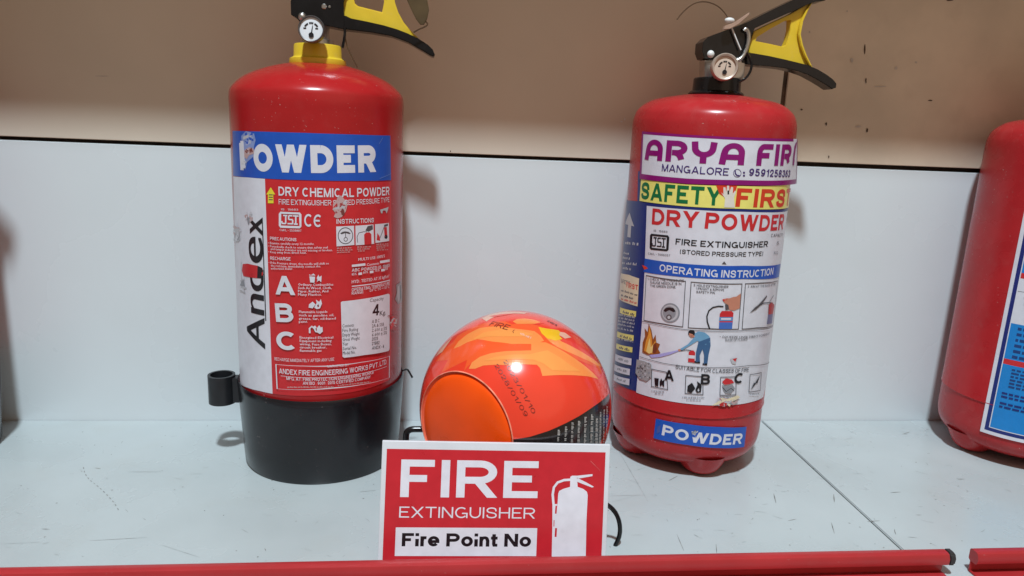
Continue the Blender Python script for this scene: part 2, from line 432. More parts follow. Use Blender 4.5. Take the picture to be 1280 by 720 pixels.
class Art:
    def __init__(s, surf, base=0.0002, dl=0.00006):
        s.S = surf; s.items = []; s.mats = []; s.base = base; s.dl = dl; s.lay = 0; s.tier = 0; s.cap = 4
    def mi(s, m):
        if m not in s.mats: s.mats.append(m)
        return s.mats.index(m)
    def uvpoly(s, pts, m, holes=(), layer=None):
        loops = [[Vector((p[0], p[1], 0)) for p in l] for l in [pts] + list(holes)]
        flat = [v for l in loops for v in l]
        V = np.array([(v.x, v.y) for v in flat])
        s.lay += 1
        s.items.append((V, [tuple(t) for t in tessellate_polygon(loops)], s.lay + 1000 * s.tier, s.mi(m)))
    def poly(s, pts, m, holes=(), layer=None):
        s.uvpoly([s.S.inv(*p) for p in pts], m, [[s.S.inv(*p) for p in h] for h in holes], layer)
    def frame(s, pts, m, t=0.0006):
        """outline of a pixel polygon, line width t in metres"""
        U = [s.S.inv(*p) for p in pts]
        c = sum(U) / len(U)
        inn = [c + (u - c) * max(0.2, 1 - 2 * t / np.linalg.norm(u - c)) for u in U]
        s.uvpoly(U, m, [inn])
    def line(s, a, b, m, t=0.0006):
        A, B = s.S.inv(*a), s.S.inv(*b); d = B - A; n = np.array([-d[1], d[0]]) / (np.linalg.norm(d) or 1) * t / 2
        s.uvpoly([A - n, B - n, B + n, A + n], m)
    def path(s, pts, m, t=0.0008):
        U = [s.S.inv(*p) for p in pts]; L, Rr = [], []
        for i, u in enumerate(U):
            d = U[min(i + 1, len(U) - 1)] - U[max(i - 1, 0)]; n = np.array([-d[1], d[0]]) / (np.linalg.norm(d) or 1) * t / 2
            L.append(u + n); Rr.append(u - n)
        s.uvpoly(Rr + L[::-1], m)
    def ell(s, c, rx, ry, m, hole=None, n=28, rot=0):
        def e(k):
            return [(c[0] + k * (rx * math.cos(a) * math.cos(rot) - ry * math.sin(a) * math.sin(rot)),
                     c[1] + k * (rx * math.cos(a) * math.sin(rot) + ry * math.sin(a) * math.cos(rot))) for a in [2 * PI * i / n for i in range(n)]]
        s.poly(e(1), m, [e(hole)] if hole else ())
    def blob(s, c, rx, ry, m, seed=0, n=14, j=0.35):
        r = random.Random(seed)
        s.poly([(c[0] + rx * math.cos(2 * PI * i / n) * (1 + r.uniform(-j, j)), c[1] + ry * math.sin(2 * PI * i / n) * (1 + r.uniform(-j, j))) for i in range(n)], m)
    def tear(s, c, rx, ry, cols, seed=0, n=16):
        r = random.Random(seed)
        for i in range(n):
            a = r.uniform(0, 2 * PI); q = r.uniform(0, 0.8) ** 0.7
            x, y = c[0] + rx * q * math.cos(a), c[1] + ry * q * math.sin(a)
            th = r.uniform(0, PI); l = r.uniform(0.25, 0.7) * max(rx, ry); w_ = l * r.uniform(0.2, 0.55)
            pts = []
            for k in range(7):
                b = 2 * PI * k / 7; m_ = r.uniform(0.55, 1.2)
                u, v = l * math.cos(b) * m_, w_ * math.sin(b) * m_
                pts.append((x + u * math.cos(th) - v * math.sin(th), y + u * math.sin(th) + v * math.cos(th)))
            s.poly(pts, r.choice(cols))
    def text(s, txt, p0, p1, h, m, bold=0.012, res=2, shear=0.0, uv=None, style=None, wt=None, tr=0.15):
        table = ROUND if style == 'round' else SANS
        if style != 'font' and all(c == ' ' or c in table for c in txt):
            parts = sans_text(txt, wt or stroke_w(bold), table, tr); V = np.vstack([p[0] for p in parts]); lo, hi = 0.0, 1.0
        else:
            parts = None; V, F = glyphs(txt, 0.0, res); lo, hi = caph(0.0)
        A, B = (s.S.inv(*p0), s.S.inv(*p1)) if uv is None else uv
        d = np.array(p1, float) - p0 if uv is None else None
        W = np.linalg.norm(B - A); e = (B - A) / W; f = np.array([-e[1], e[0]])
        if uv is None:
            dn = d / np.linalg.norm(d); upx = np.array([dn[1], -dn[0]])
            mid = (np.array(p0) + p1) / 2
            H = abs((s.S.inv(*(mid + upx * h)) - s.S.inv(*mid)) @ f)
        else: H = h
        x0, x1 = V[:, 0].min(), V[:, 0].max()
        X = (V[:, 0] - x0) / (x1 - x0) * W; Y = (V[:, 1] - lo) / (hi - lo) * H
        X = X + Y * shear
        UV = A + np.outer(X, e) + np.outer(Y, f)
        if parts is None:
            k = max(0, bold) * 1.1 * H
            for o in ([(0, 0)] if k < 1e-6 else [(-k, 0), (k, 0)] if bold < 0.03 else [(-k, -k), (k, -k), (k, k), (-k, k)]):
                s.lay += 1; s.items.append((UV + np.outer(np.full(len(UV), o[0]), e) + np.outer(np.full(len(UV), o[1]), f), F, s.lay + 1000 * s.tier, s.mi(m)))
        else:
            i = 0; s.lay += 1
            for q, (V_, F_) in enumerate(parts):
                s.items.append((UV[i:i + len(V_)], F_, s.lay + 1000 * s.tier + 0.08 * (q % 12), s.mi(m))); i += len(V_)
    def scrib(s, p0, p1, h, m, seed=0):
        """a line of print too small to read: word-length strokes"""
        r = random.Random(seed * 7 + int(p0[0] * 3 + p0[1]))
        A, B = np.array(p0, float), np.array(p1, float); L = np.linalg.norm(B - A); d = (B - A) / L; up = np.array([d[1], -d[0]])
        t = 0
        while t < L - 0.6:
            wl = min(r.uniform(2.0, 7) * h / 3, L - t)
            k = t
            while k < t + wl - 0.2:
                cw = min(r.uniform(0.45, 0.9) * h * 0.55, t + wl - k)
                hh = h * r.uniform(0.55, 1.0)
                a = A + d * k; b = A + d * (k + cw)
                s.poly([tuple(a), tuple(b), tuple(b + up * hh), tuple(a + up * hh)], m)
                k += cw + h * 0.16
            t += wl + h * 0.5
    def build(s, name, parent, lift=None):
        bm = bmesh.new(); ly = bm.faces.layers.float.new('lay')
        mx = max(i[2] for i in s.items)
        lays = {}
        for V, F, lay, mi in s.items:
            vs = [bm.verts.new((x, y, 0)) for x, y in V]
            for t in F:
                if len(set(t)) < 3: continue
                a, b, c = V[t[0]], V[t[1]], V[t[2]]
                ar = 0
                for q in range(len(t)):
                    P, Q = V[t[q]], V[t[(q + 1) % len(t)]]; ar += P[0] * Q[1] - Q[0] * P[1]
                if abs(ar) < 1e-13: continue
                try: f = bm.faces.new([vs[i] for i in (t if ar > 0 else t[::-1])])
                except ValueError: continue
                f.material_index = mi; f[ly] = lay
        lo = [min(v.co[k] for v in bm.verts) for k in (0, 1)]; hi = [max(v.co[k] for v in bm.verts) for k in (0, 1)]
        for k in (0, 1):
            st = s.S.step[k]
            if not st: continue
            x = math.ceil(lo[k] / st) * st
            no = (1, 0, 0) if k == 0 else (0, 1, 0)
            while x < hi[k]:
                g = [f for f in bm.faces if min(v.co[k] for v in f.verts) < x - 1e-7 and max(v.co[k] for v in f.verts) > x + 1e-7]
                if g:
                    ge = set(g)
                    for f in g: ge.update(f.edges); ge.update(f.verts)
                    bmesh.ops.bisect_plane(bm, geom=list(ge), plane_co=(x, x, 0), plane_no=no, dist=1e-8)
                x += st
        # squash the layer order into few heights: same stacking, thin
        for f in bm.faces:
            tr = math.floor(f[ly] / 1000); lv = f[ly] - 1000 * tr
            h = s.base + s.dl * min(lv, s.cap) + 0.0000025 * lv + 0.000026 * tr
            for v in f.verts: v.co.z = h
        for v in bm.verts:
            h = v.co.z + (lift(v.co.x, v.co.y) if lift else 0)
            v.co = s.S.map(v.co.x, v.co.y, h)
        loose = [v for v in bm.verts if not v.link_faces]
        bmesh.ops.delete(bm, geom=loose, context='VERTS')
        me = bpy.data.meshes.new(name); bm.normal_update(); bm.to_mesh(me); bm.free()
        return obj(name, me, s.mats, parent, smooth=False)

# ------------------------------------------------------------------ setting
WY = 0.7137
LAM = mat('white laminate shelf', (0.455, 0.50, 0.51), 0.28, mottle=0.07, scale=9, rvar=0.12, dust=0.16, dustcol=(0.40, 0.40, 0.36))
LAMW = mat('white laminate wall', (0.68, 0.735, 0.765), 0.28, mottle=0.025, scale=6, rvar=0.08, bump=0.12, dust=0.05, dustcol=(0.5, 0.5, 0.46))
TAN = mat('white wall warm shade', (0.70, 0.615, 0.515), 0.42, mottle=0.05, scale=7, rvar=0.08)  # white panel; its warm shade is partly put into this tan colour
TAN2 = mat('white wall warm shade stained', (0.72, 0.60, 0.47), 0.42, mottle=0.13, scale=11, rvar=0.12, dust=0.30, dustcol=(0.48, 0.37, 0.27))  # same warm shade in the base colour, browner, plus stains
GAP = mat('dark joint', (0.055, 0.042, 0.034), 0.8, mottle=0.4)
SCR = mat('scratch', (0.22, 0.22, 0.21), 0.6, mottle=0.5, scale=200)
SCRF = mat('faint scratch', (0.37, 0.40, 0.40), 0.5, mottle=0.3, scale=200)
RUST = mat('rust mark', (0.09, 0.055, 0.036), 0.8, mottle=0.5, scale=200)
FAINTB = mat('brown smear', (0.56, 0.49, 0.43), 0.5, mottle=0.2, scale=50)
SEAMX = 0.3552
bm = bmesh.new()
box(bm, -1.6, SEAMX - 0.0008, 0.30, WY, -0.018, 0.0)
box(bm, SEAMX + 0.0008, 2.0, 0.30, WY, -0.018, 0.0)
bevelled(bm, 0.0007, 2)
box(bm, -1.6, 2.0, 0.302, WY, -0.030, -0.0185, 1)
# scratches and scuffs worn into the laminate
def stroke(x, y, ang, L, t, mi, bend=0.0):
    n = 5; pl, pr = [], []
    for i in range(n + 1):
        q = i / n; a = ang + bend * (q - 0.5)
        px = x + math.cos(a) * L * (q - 0.5); py = y + math.sin(a) * L * (q - 0.5)
        ww = t * (0.25 + 0.75 * math.sin(PI * min(1, max(0, q)))) / 2
        nx, ny = -math.sin(a) * ww, math.cos(a) * ww
        pl.append(bm.verts.new((px + nx, py + ny, 0.00012))); pr.append(bm.verts.new((px - nx, py - ny, 0.00012)))
    for i in range(n):
        bm.faces.new((pr[i], pr[i + 1], pl[i + 1], pl[i])).material_index = mi
rs = random.Random(11)
for i in range(520):
    x = rs.uniform(-0.45, 0.75); y = rs.uniform(0.455, 0.705)
    right = x > 0.12
    if not right and rs.random() < 0.6: continue
    L = abs(rs.gauss(0, 0.0042)) + 0.001
    a = rs.choice([rs.gauss(0.1, 0.35), rs.gauss(-0.9, 0.5), rs.uniform(0, PI)])
    stroke(x, y, a, L, rs.uniform(0.0002, 0.0007), 2 if rs.random() < 0.16 else 3, rs.uniform(-0.3, 0.3))
for i in range(150):
    x = rs.uniform(-0.45, 0.7); y = rs.uniform(0.46, 0.7); stroke(x, y, rs.uniform(0, PI), rs.uniform(0.0008, 0.0018), rs.uniform(0.0007, 0.0014), 2)
def pstroke(a, b, t, mi=2, bend=0.0):
    A, B = hit(*a, 2, 0), hit(*b, 2, 0); d = B - A
    stroke((A[0] + B[0]) / 2, (A[1] + B[1]) / 2, math.atan2(d[1], d[0]), float(np.hypot(d[0], d[1])), t * 0.7, mi, bend)
A0 = [(104, 583), (106, 592), (112, 600), (120, 606), (128, 613), (136, 621), (143, 629), (149, 639)]
for i in range(len(A0) - 1):
    for k in range(2):
        q = (k + 0.2) / 2; q2 = q + 0.28
        a = [A0[i][j] + (A0[i + 1][j] - A0[i][j]) * q for j in (0, 1)]; b = [A0[i][j] + (A0[i + 1][j] - A0[i][j]) * q2 for j in (0, 1)]
        pstroke(a, b, 0.0010)
for a, b, t, mi in [((160, 590), (200, 590), .0006, 2), ((112, 676), (184, 672), .0005, 2), ((0, 680), (50, 678), .0005, 3), ((201, 681), (250, 697), .0008, 3),
                    ((449, 615), (470, 613), .0006, 2), ((119, 585), (126, 586), .0014, 2), ((52, 661), (62, 662), .002, 3),
                    ((774, 565), (810, 627), .0004, 2), ((762, 620), (806, 619), .0004, 2), ((765, 628), (800, 618), .0004, 3), ((846, 668), (855, 689), .0008, 2),
                    ((895, 680), (896, 692), .0008, 2), ((1039, 653), (1043, 667), .001, 2), ((1042, 618), (1043, 628), .0014, 2), ((967, 617), (970, 629), .0013, 2),
                    ((836, 601), (847, 595), .0014, 2), ((1084, 652), (1100, 651), .0012, 2), ((1113, 616), (1126, 615), .0013, 2), ((1128, 543), (1137, 540), .0016, 2),
                    ((1196, 599), (1206, 599), .0014, 2), ((985, 651), (995, 649), .001, 2)]:
    pstroke(a, b, t, mi)
shelf = obj('shelf', bm, [LAM, GAP, SCR, SCRF], smooth=False); tag(shelf, None, None, kind='structure')

# wall: lower white panels, upper white panels with warm shade painted in as tan, dark joints between them
zl = [hit(300, 186, 1, WY)[2], hit(1110, 212.0, 1, WY)[2]]          # top of the lower panels
zu = [hit(300, 181.5, 1, WY)[2], hit(1110, 206.5, 1, WY)[2]]        # bottom of the upper panels
jx = [hit(978, 110, 1, WY)[0], hit(984, 110, 1, WY)[0]]
bm = bmesh.new()
box(bm, -1.6, jx[0], WY, WY + 0.012, -0.018, zl[0]); box(bm, jx[0] + 0.0012, 2.0, WY + 0.0006, WY + 0.012, -0.018, zl[1])
bevelled(bm, 0.0007, 2)
b2 = bmesh.new()
box(b2, -1.6, jx[0], WY, WY + 0.012, zu[0], 0.95); box(b2, jx[1], 2.0, WY + 0.0004, WY + 0.012, zu[1], 0.95, 5)
bevelled(b2, 0.0005, 2)
box(b2, jx[0] - 0.0005, jx[1] + 0.0005, WY + 0.0022, WY + 0.010, zu[1] + 0.001, 0.94, 6)
box(b2, -1.6, 2.0, WY + 0.0125, WY + 0.03, -0.02, 0.95, 1)
def wmark(x, y, w_, h_, mi, seed):
    r = random.Random(seed); vs = []
    for i in range(10):
        a = 2 * PI * i / 10; q = hit(x + w_ * 0.36 * math.cos(a) * r.uniform(0.6, 1.25), y + h_ * 0.42 * math.sin(a) * r.uniform(0.8, 1.2), 1, WY - 0.00015)
        vs.append(b2.verts.new(q))
    b2.faces.new(vs[::-1]).material_index = mi
for i, (x, y, w_, h_, mi) in enumerate([(1081, 62, 2.5, 15, 2), (1082.5, 101, 2.5, 8, 2), (1002, 137, 4, 2.5, 2), (1033, 155, 3, 5, 2), (1084, 163, 4, 6, 2), (1163, 125.5, 7, 2, 2), (1036, 196, 2, 4, 2),
        (563, 189, 2.5, 2, 2), (1059, 14, 3, 3, 3), (1100, 108, 26, 2, 3), (1065, 75, 5, 7, 3), (1120, 85, 6, 5, 3), (1073, 158, 12, 3, 3), (777, 152, 5, 2.5, 4), (781, 149, 2.5, 4, 4),
        (1187, 0, 12, 3, 2), (1145, 78, 5, 3, 3), (1012, 40, 3, 3, 3), (400, 0, 2, 2, 3), (126, 95, 30, 2, 3)]):
    wmark(x, y, w_, h_, mi, i)
wallm = obj('wall_upper', b2, [TAN, GAP, RUST, FAINTB, WHITEP, TAN2, mat('bare wood joint', (0.085, 0.045, 0.024), 0.7, mottle=0.9, scale=70)], smooth=False); tag(wallm, None, None, kind='structure')
wl = obj('wall_lower', bm, [LAMW], smooth=False); tag(wl, None, None, kind='structure')

# the shelf board above, out of the picture, that keeps the lamp off the upper wall
bm = bmesh.new(); box(bm, -1.6, 2.0, 0.564, WY - 0.001, 0.546, 0.563); bevelled(bm, 0.001)
up = obj('shelf_above', bm, [mat('plywood', (0.42, 0.28, 0.18), 0.5, mottle=0.15, scale=12)], smooth=False); tag(up, None, None, kind='structure')

# ------------------------------------------------------------------ extinguishers
CY = 0.6432; RB = 0.0702
X1, X2, X3, X0 = -0.0996, 0.2420, 0.5895, -0.4560
def Z(px, py): return hit(px, py, 1, CY)[2]
def XZ(pts, cx, cy=CY):
    return [(h[0] - cx, h[2]) for h in (hit(px, py, 1, cy) for px, py in pts)]
GR = 'dry powder fire extinguishers standing along the wall'

def make_e1():
    t = thing('fire_extinguisher', (X1, CY, 0), 'fire extinguisher with blue POWDER band, yellow collar and black rubber boot, left of the ball', 'fire extinguisher', GR)
    cx = X1
    ztop = Z(396, 81); zs = Z(290, 120)
    dz = ztop - zs
    prof = [(RB * 0.05, 0.006), (RB * 0.88, 0.006), (RB * 0.90, 0.012), (RB * 0.94, 0.040), (RB, 0.062), (RB, zs - 0.01)]
    dome = smooth_prof([(RB, zs - 0.01), (RB, zs), (RB * 0.968, zs + dz * 0.26), (RB * 0.82, zs + dz * 0.58), (RB * 0.6, zs + dz * 0.82), (RB * 0.42, zs + dz * 0.95), (RB * 0.31, ztop), (RB * 0.05, ztop + 0.001)], 6)
    obj('cylinder', lathe(prof + dome[1:], 128), RED, t)
    # rubber boot
    S = CylSurf(X1, CY, RB + 0.002)
    zr = S.inv(400, 503)[1]
    boot = obj('rubber_boot', lathe([(RB * 0.90, 0.001), (RB * 0.955, 0.0), (RB * 0.972, 0.0025), (RB * 0.988, 0.02), (RB * 1.03, zr - 0.006), (RB * 1.034, zr - 0.001), (RB * 1.022, zr + 0.0006), (RB * 1.001, zr - 0.0005)], 128), RUBBER, t)
    q = [S.map(S.inv(px, py)[0], S.inv(px, py)[1], h) for px, py, h in ((492, 466, 0.002), (499, 463, 0.003))]
    v0 = q[1]; obj('strap_tail', tube([v0, v0 + Vector((0.004, 0.006, -0.001)), v0 + Vector((0.0075, 0.010, -0.008)), v0 + Vector((0.0085, 0.010, -0.010))], 0.0009, 8), BLACKG, boot)
    # hose holder: short open ring on the left of the boot
    zt, zb = Z(280, 466), Z(280, 500)
    hx = XZ([(279, 480)], cx)[0][0]
    rr = abs(XZ([(262.5, 480)], cx)[0][0] - XZ([(296, 480)], cx)[0][0]) / 2
    b = lathe([(rr - 0.0022, zb), (rr, zb), (rr, zt), (rr - 0.0022, zt), (rr - 0.0022, zb)], 40, hx, -0.004)
    box(b, hx + rr - 0.002, hx + rr + 0.010, -0.009, 0.001, zb + 0.001, zt - 0.002)
    obj('hose_holder', b, BLACKP, boot)
    # collar
    zc0, zc1, zc2 = Z(398, 82), Z(398, 74), Z(398, 56.5)
    k = (hit(428.5, 66, 1, CY)[0] - hit(369, 66, 1, CY)[0]) / 2
    obj('collar', lathe([(k * 1.16, zc0 - 0.001), (k * 1.20, zc0 + 0.001), (k * 1.17, zc1 - 0.0005), (k * 1.03, zc1 + 0.0008), (k, zc1 + 0.002), (k * 0.985, zc2 - 0.001), (k * 0.95, zc2), (k * 0.7, zc2), (k * 0.68, zc2 - 0.004)], 72), YELLOW, t)
    vb = lathe([(k * 0.66, zc2 - 0.003), (k * 0.66, zc2 + 0.004), (k * 0.5, zc2 + 0.005), (k * 0.5, Z(398, 30))], 40)
    obj('valve_body', vb, SILVER, t)
    # head block with the upper lever
    lev = plate(XZ([(366, 4), (368, -2), (385, -9), (412, -20), (440, -34), (470, -50), (500, -64), (514, -66), (522, -60), (505, -54), (475, -38), (445, -22), (434, -10), (431, 6), (432, 22), (432, 38.5), (408, 33.5), (392, 34), (380, 33), (373.5, 24.5), (366.5, 20.5)], cx), -0.0095, 0.0095)
    up_ = obj('carry_lever', lev, BLACKG, t)
    for px, py, r in ((405, 8, 0.0021), (412, 8.5, 0.0012)):
        q = XZ([(px, py)], cx, CY - 0.0095)[0]
        obj('screw', disc_y((q[0], -0.0093, q[1]), [(0, 0.001), (r * 0.7, 0.001), (r, 0.0004), (r, -0.001)], 20), SILVER, up_)
    low = plate(XZ([(424, 20), (434, 21.5), (440, 24.5), (460, 28.5), (480, 33), (497, 38), (510, 43), (524, 50), (535, 57), (541, 63), (543.6, 69), (542, 72), (538, 70.5), (530, 65.5), (510, 54), (490, 46.5), (465, 42), (440, 39), (424, 37)], cx), -0.0080, 0.0080)
    obj('squeeze_lever', low, BLACKG, t)
    guard = plate(XZ([(424, 12), (433, -14), (447, -24), (478, -40), (500, -51), (497, -30), (492, -8), (494, 4), (498, 16), (505, 29), (514, 39.5), (523, 48), (510, 46), (497, 41), (480, 36), (460, 31), (442, 27), (430, 24)], cx), -0.0045, 0.0045,
                  holes=[XZ([(442, -4), (444, 5), (448, 8.5), (478, 16), (480.5, 4), (480, -18), (476, -26)], cx)])
    obj('trigger_guard', guard, YELLOW, t)
    # gauge
    gy = CY - 0.030
    c = hit(389.5, 36.7, 1, gy); gr = (hit(406.3, 36.7, 1, gy)[0] - hit(373, 36.7, 1, gy)[0]) / 2
    gc = Vector((c[0] - cx, -0.030, c[2]))
    tl = Matrix.Rotation(-0.10, 4, 'X') @ Matrix.Rotation(-0.06, 4, 'Z')
    g = obj('gauge', disc_y(gc, [(gr * 0.5, -0.018), (gr * 0.5, -0.006), (gr * 0.96, -0.005), (gr, -0.003), (gr, 0.0018), (gr * 0.95, 0.0024), (gr * 0.885, 0.0020), (gr * 0.88, 0.0005)], 48, tilt=tl), mat('gauge bezel', (0.14, 0.13, 0.13), 0.35, 0.6), t)
    obj('dial', disc_y(gc, [(gr * 0.89, 0.0007), (gr * 0.6, 0.0009), (0, 0.001)], 48, tilt=tl), DIALW, g)
    mark_gauge(gc, gr, tl, g, BLACKI)
    q = XZ([(377.5, 20.5)], cx, CY - 0.012)[0]
    bm2 = bmesh.new(); bmesh.ops.create_icosphere(bm2, subdivisions=3, radius=0.0034, matrix=Matrix.Translation((q[0], -0.0105, q[1]))); obj('rivet', bm2, SILVER, t)
    # strap and wire
    sp = [(h[0] - cx, -0.010, h[2]) for h in (hit(px, py, 1, CY - 0.010) for px, py in ((431, 34), (431, 42), (430, 50), (428, 60)))]
    obj('strap', tube(sp, 0.0011, 8), BLACKG, t)
    wp = [(h[0] - cx, -0.006, h[2]) for h in (hit(px, py, 1, CY - 0.006) for px, py in ((430, 40), (434, 58), (440, 71), (447, 84.5)))]
    obj('wire', tube(wp, 0.0005, 6), STEELW, t)
    # inspection tag on its loop
    tg = plate(XZ([(509, 1), (504, -14), (527, -14), (534, -2), (536.3, 13), (534, 24), (530, 31), (525.5, 31), (520, 24), (515, 14)], cx, CY - 0.014), -0.0148, -0.0134, bev=0.0003)
    to = obj('tag', tg, OLIVE, t)
    lp = [(h[0] - cx, -0.0135, h[2]) for h in (hit(px, py, 1, CY - 0.0135) for px, py in ((531, 26), (534.5, 30), (531, 33.5), (524, 36.5), (517, 40.5)))]
    obj('tag_loop', tube(lp, 0.0006, 6), STEELW, to)
    labels_e1(t)
    return t
def mark_gauge(gc, gr, tl, g, m):
    """scale arc, needle and hub on a dial"""
    bm = bmesh.new()
    def P(x, y, d): return gc + (tl @ Vector((x * gr, -d, y * gr)))
    n = 14
    for k in range(n):
        if k in (4, 9): continue
        a0, a1 = [math.radians(150 - 120 * (k + q) / n) for q in (0, 0.85)]
        f = [bm.verts.new(P(r * math.cos(a), r * math.sin(a) - 0.1, 0.0012)) for r, a in ((0.48, a0), (0.62, a0), (0.62, a1), (0.48, a1))]
        bm.faces.new(f)
    for pts in ([(-0.05, -0.4), (0.05, -0.4), (0.13, 0.28), (0.09, 0.28)],):
        bm.faces.new([bm.verts.new(P(x, y, 0.0014)) for x, y in pts])
    bm.faces.new([bm.verts.new(P(0.2 * math.cos(2 * PI * k / 16), -0.45 + 0.2 * math.sin(2 * PI * k / 16), 0.0016)) for k in range(16)])
    for k in range(2): 
        x0 = -0.6 + k * 0.9
        bm.faces.new([bm.verts.new(P(x, y, 0.0012)) for x, y in ((x0, 0.0), (x0 + 0.22, 0.0), (x0 + 0.22, 0.1), (x0, 0.1))])
    obj('needle', bm, m, g, smooth=False)

def isi(a, q, m, t):
    """the certification mark: linked letters inside the frame"""
    Q = [np.array(p, float) for p in q]
    def P(x, y): return tuple(Q[3] * (1 - x) * (1 - y) + Q[2] * x * (1 - y) + Q[1] * x * y + Q[0] * (1 - x) * y)
    for st in ([(.05, .36), (.05, .12), (.26, .12), (.26, .98)], [(.12, .93), (.34, .93)], [(.62, .93), (.42, .93), (.42, .54), (.64, .54), (.64, .12), (.36, .12)], [(.66, .93), (.96, .93)], [(.81, .93), (.81, .02)], [(.70, .10), (.92, .10)]):
        for A, B in zip(st, st[1:]): a.line(P(*A), P(*B), m, t)
def labels_e1(t):
    S = CylSurf(X1, CY, RB)
    a = Art(S)
    # blue name band
    a.poly([(291, 163.5), (330, 164.5), (380, 166), (440, 168), (487.5, 169.5), (488.5, 225), (440, 226), (380, 225), (330, 223), (292, 219.5)], BLUE)
    a.text('POWDER', (301, 212.5), (470, 214.8), 35, WHITE, wt=.285)
    a.poly([(308, 164), (312, 165), (318, 167), (320, 175), (318, 183), (317, 196), (309, 203), (307.5, 212), (303, 205), (306, 196), (305, 186), (303, 178), (302, 170)], ink('scuffed blue', (132, 150, 200)))
    a.tear((312, 173), 6, 8, [ink('scuff pale', (168, 178, 206)), ink('scuffed blue', (132, 150, 200)), BLUE, LGREY], 3, 16)
    a.poly([(301, 176), (305, 176), (306, 190), (307, 210), (304, 211), (302.5, 195)], WHITE)
    a.poly([(306, 188), (312, 184), (318, 186), (318, 192), (312, 194), (309, 199), (306, 196)], TORN)
    a.poly([(308, 187), (315, 184.5), (317, 190), (311, 192)], ink('torn brown', (120, 62, 58)))
    a.tear((312, 190), 5, 5, [TORN, ink('torn brown', (120, 62, 58)), DGREY, WHITE], 9, 9)
    a.tear((306, 203), 2, 7, [WHITE, LGREY, ink('scuffed blue', (132, 150, 200))], 12, 7)
    a.line((473, 180), (478, 172), ink('crease', (110, 140, 200)), .0004); a.line((474, 223), (488, 217), ink('crease', (110, 140, 200)), .0004)
    a.build('name_band', t)
    a = Art(S)
    a.poly([(292, 220.5), (310, 221.8), (331.5, 223.5), (333, 260), (337, 380), (341, 492), (325, 488.5), (310, 484.5), (300.5, 479), (297, 400), (294, 300)], WHITE)
    a.poly([(331.5, 223.6), (380, 226), (440, 227), (488, 226.5), (489.5, 300), (489, 400), (487.5, 474), (470, 482), (440, 490), (400, 494), (370, 494.5), (341, 492), (337, 380)], LRED)
    # logo, reading upwards
    a.line((328.2, 272), (332.6, 401), BLACKI, .0010)
    def vt(ch, yb, yt, h, b=0.018):
        x0 = 328 + (yb - 273) / 163 * 4; x1 = 328 + (yt - 273) / 163 * 4
        a.text(ch, (x0, yb), (x1, yt), h, BLACKI, b, 5, style='font')
    vt('A', 436, 398, 22, 0.018); vt('n', 394, 370, 23, 0.018); vt('d', 365, 338, 23, 0.018); vt('e', 329.5, 298, 24, 0.018); vt('x', 294, 273, 22, 0.018)
    a.poly([(304, 330), (310, 329.5), (322, 332), (328, 335), (329.5, 342), (327, 348), (316, 347), (305, 345), (303, 338)], LRED)
    a.poly([(322.5, 332), (328.5, 335), (330, 343), (328, 348), (322, 347.5)], BLACKI)
    a.line((302, 327), (303, 365), GREYI, .0005)
    a.tear((312, 272), 4.5, 9, [LGREY, GREYI, TORN, WHITE], 4, 16); a.tear((296.5, 290), 2.5, 11, [LGREY, TORN, GREYI, WHITE], 6, 14); a.tear((304, 357), 2, 9, [LGREY, GREYI, WHITE], 8, 9)
    # heading
    a.poly([(339, 234), (344.5, 243), (342, 243), (342.5, 254), (335.5, 254), (335.5, 243), (333.5, 243)], YELI)
    for y in (243.5, 246.5, 249.5): a.line((336.5, y), (341.5, y + 0.1), DGREY, .0008)
    a.text('DRY CHEMICAL POWDER', (348.7, 244.3), (486, 243.6), 11.2, WHITE, wt=.18)
    a.text('FIRE EXTINGUISHER STORED PRESSURE TYPE', (349, 255.3), (486, 252.3), 6.6, WHITE, 0.008)
    a.text('IS : 15683', (352, 262.8), (373, 263.2), 2.4, WHITE, 0.01)
    a.poly([(351, 264.5), (375, 265.5), (377, 268), (377, 283), (375, 285.3), (351, 284.5), (349, 282), (349, 267)], WHITE, [[(352, 267), (374, 268), (374.7, 282.5), (351.7, 281.8)]])
    isi(a, [(351.7, 268.2), (374.3, 269.2), (374.3, 281.4), (351.7, 280.6)], WHITE, .0011)
    a.text('CM/L - 2538887', (350, 288.6), (377, 289.5), 2.6, WHITE, 0.01)
    a.text('C', (380.5, 283), (389.3, 283.4), 15.8, WHITE, wt=.16); a.text('C', (392, 283.5), (400.8, 283.9), 15.8, WHITE, wt=.16); a.line((393, 275.6), (399.6, 275.9), WHITE, .0014)
    a.poly([(474.5, 262), (481, 260), (485, 258.5), (484, 262.5), (482.5, 267), (481, 263), (478, 263), (477, 267), (475.5, 266)], LGREY)
    # torn spot
    a.poly([(416, 255), (421, 248), (426, 244), (431, 250), (434, 256), (432, 264), (427, 271), (422, 273), (417, 271), (419, 266), (416, 262)], TORN)
    a.poly([(420, 258), (428, 254), (432, 260), (427, 264), (419, 267)], ink('torn red', (160, 60, 62)))
    a.tear((425, 257), 7, 11, [TORN, TORN, LGREY, ink('torn red', (160, 60, 62)), LRED, ink('torn brown', (120, 62, 58))], 15, 22)
    a.text('INSTRUCTIONS', (420.4, 279.6), (466.5, 277.8), 5.8, WHITE, 0.012)
    for q in ([(420, 283), (442, 282), (442.5, 306), (420.5, 307.8)], [(443.8, 282), (466, 280.4), (467, 304.5), (444.2, 306.4)], [(468, 280.2), (485.2, 278.5), (485.6, 301), (468.6, 303.5)]): a.poly(q, WHITE)
    a.tier = 1
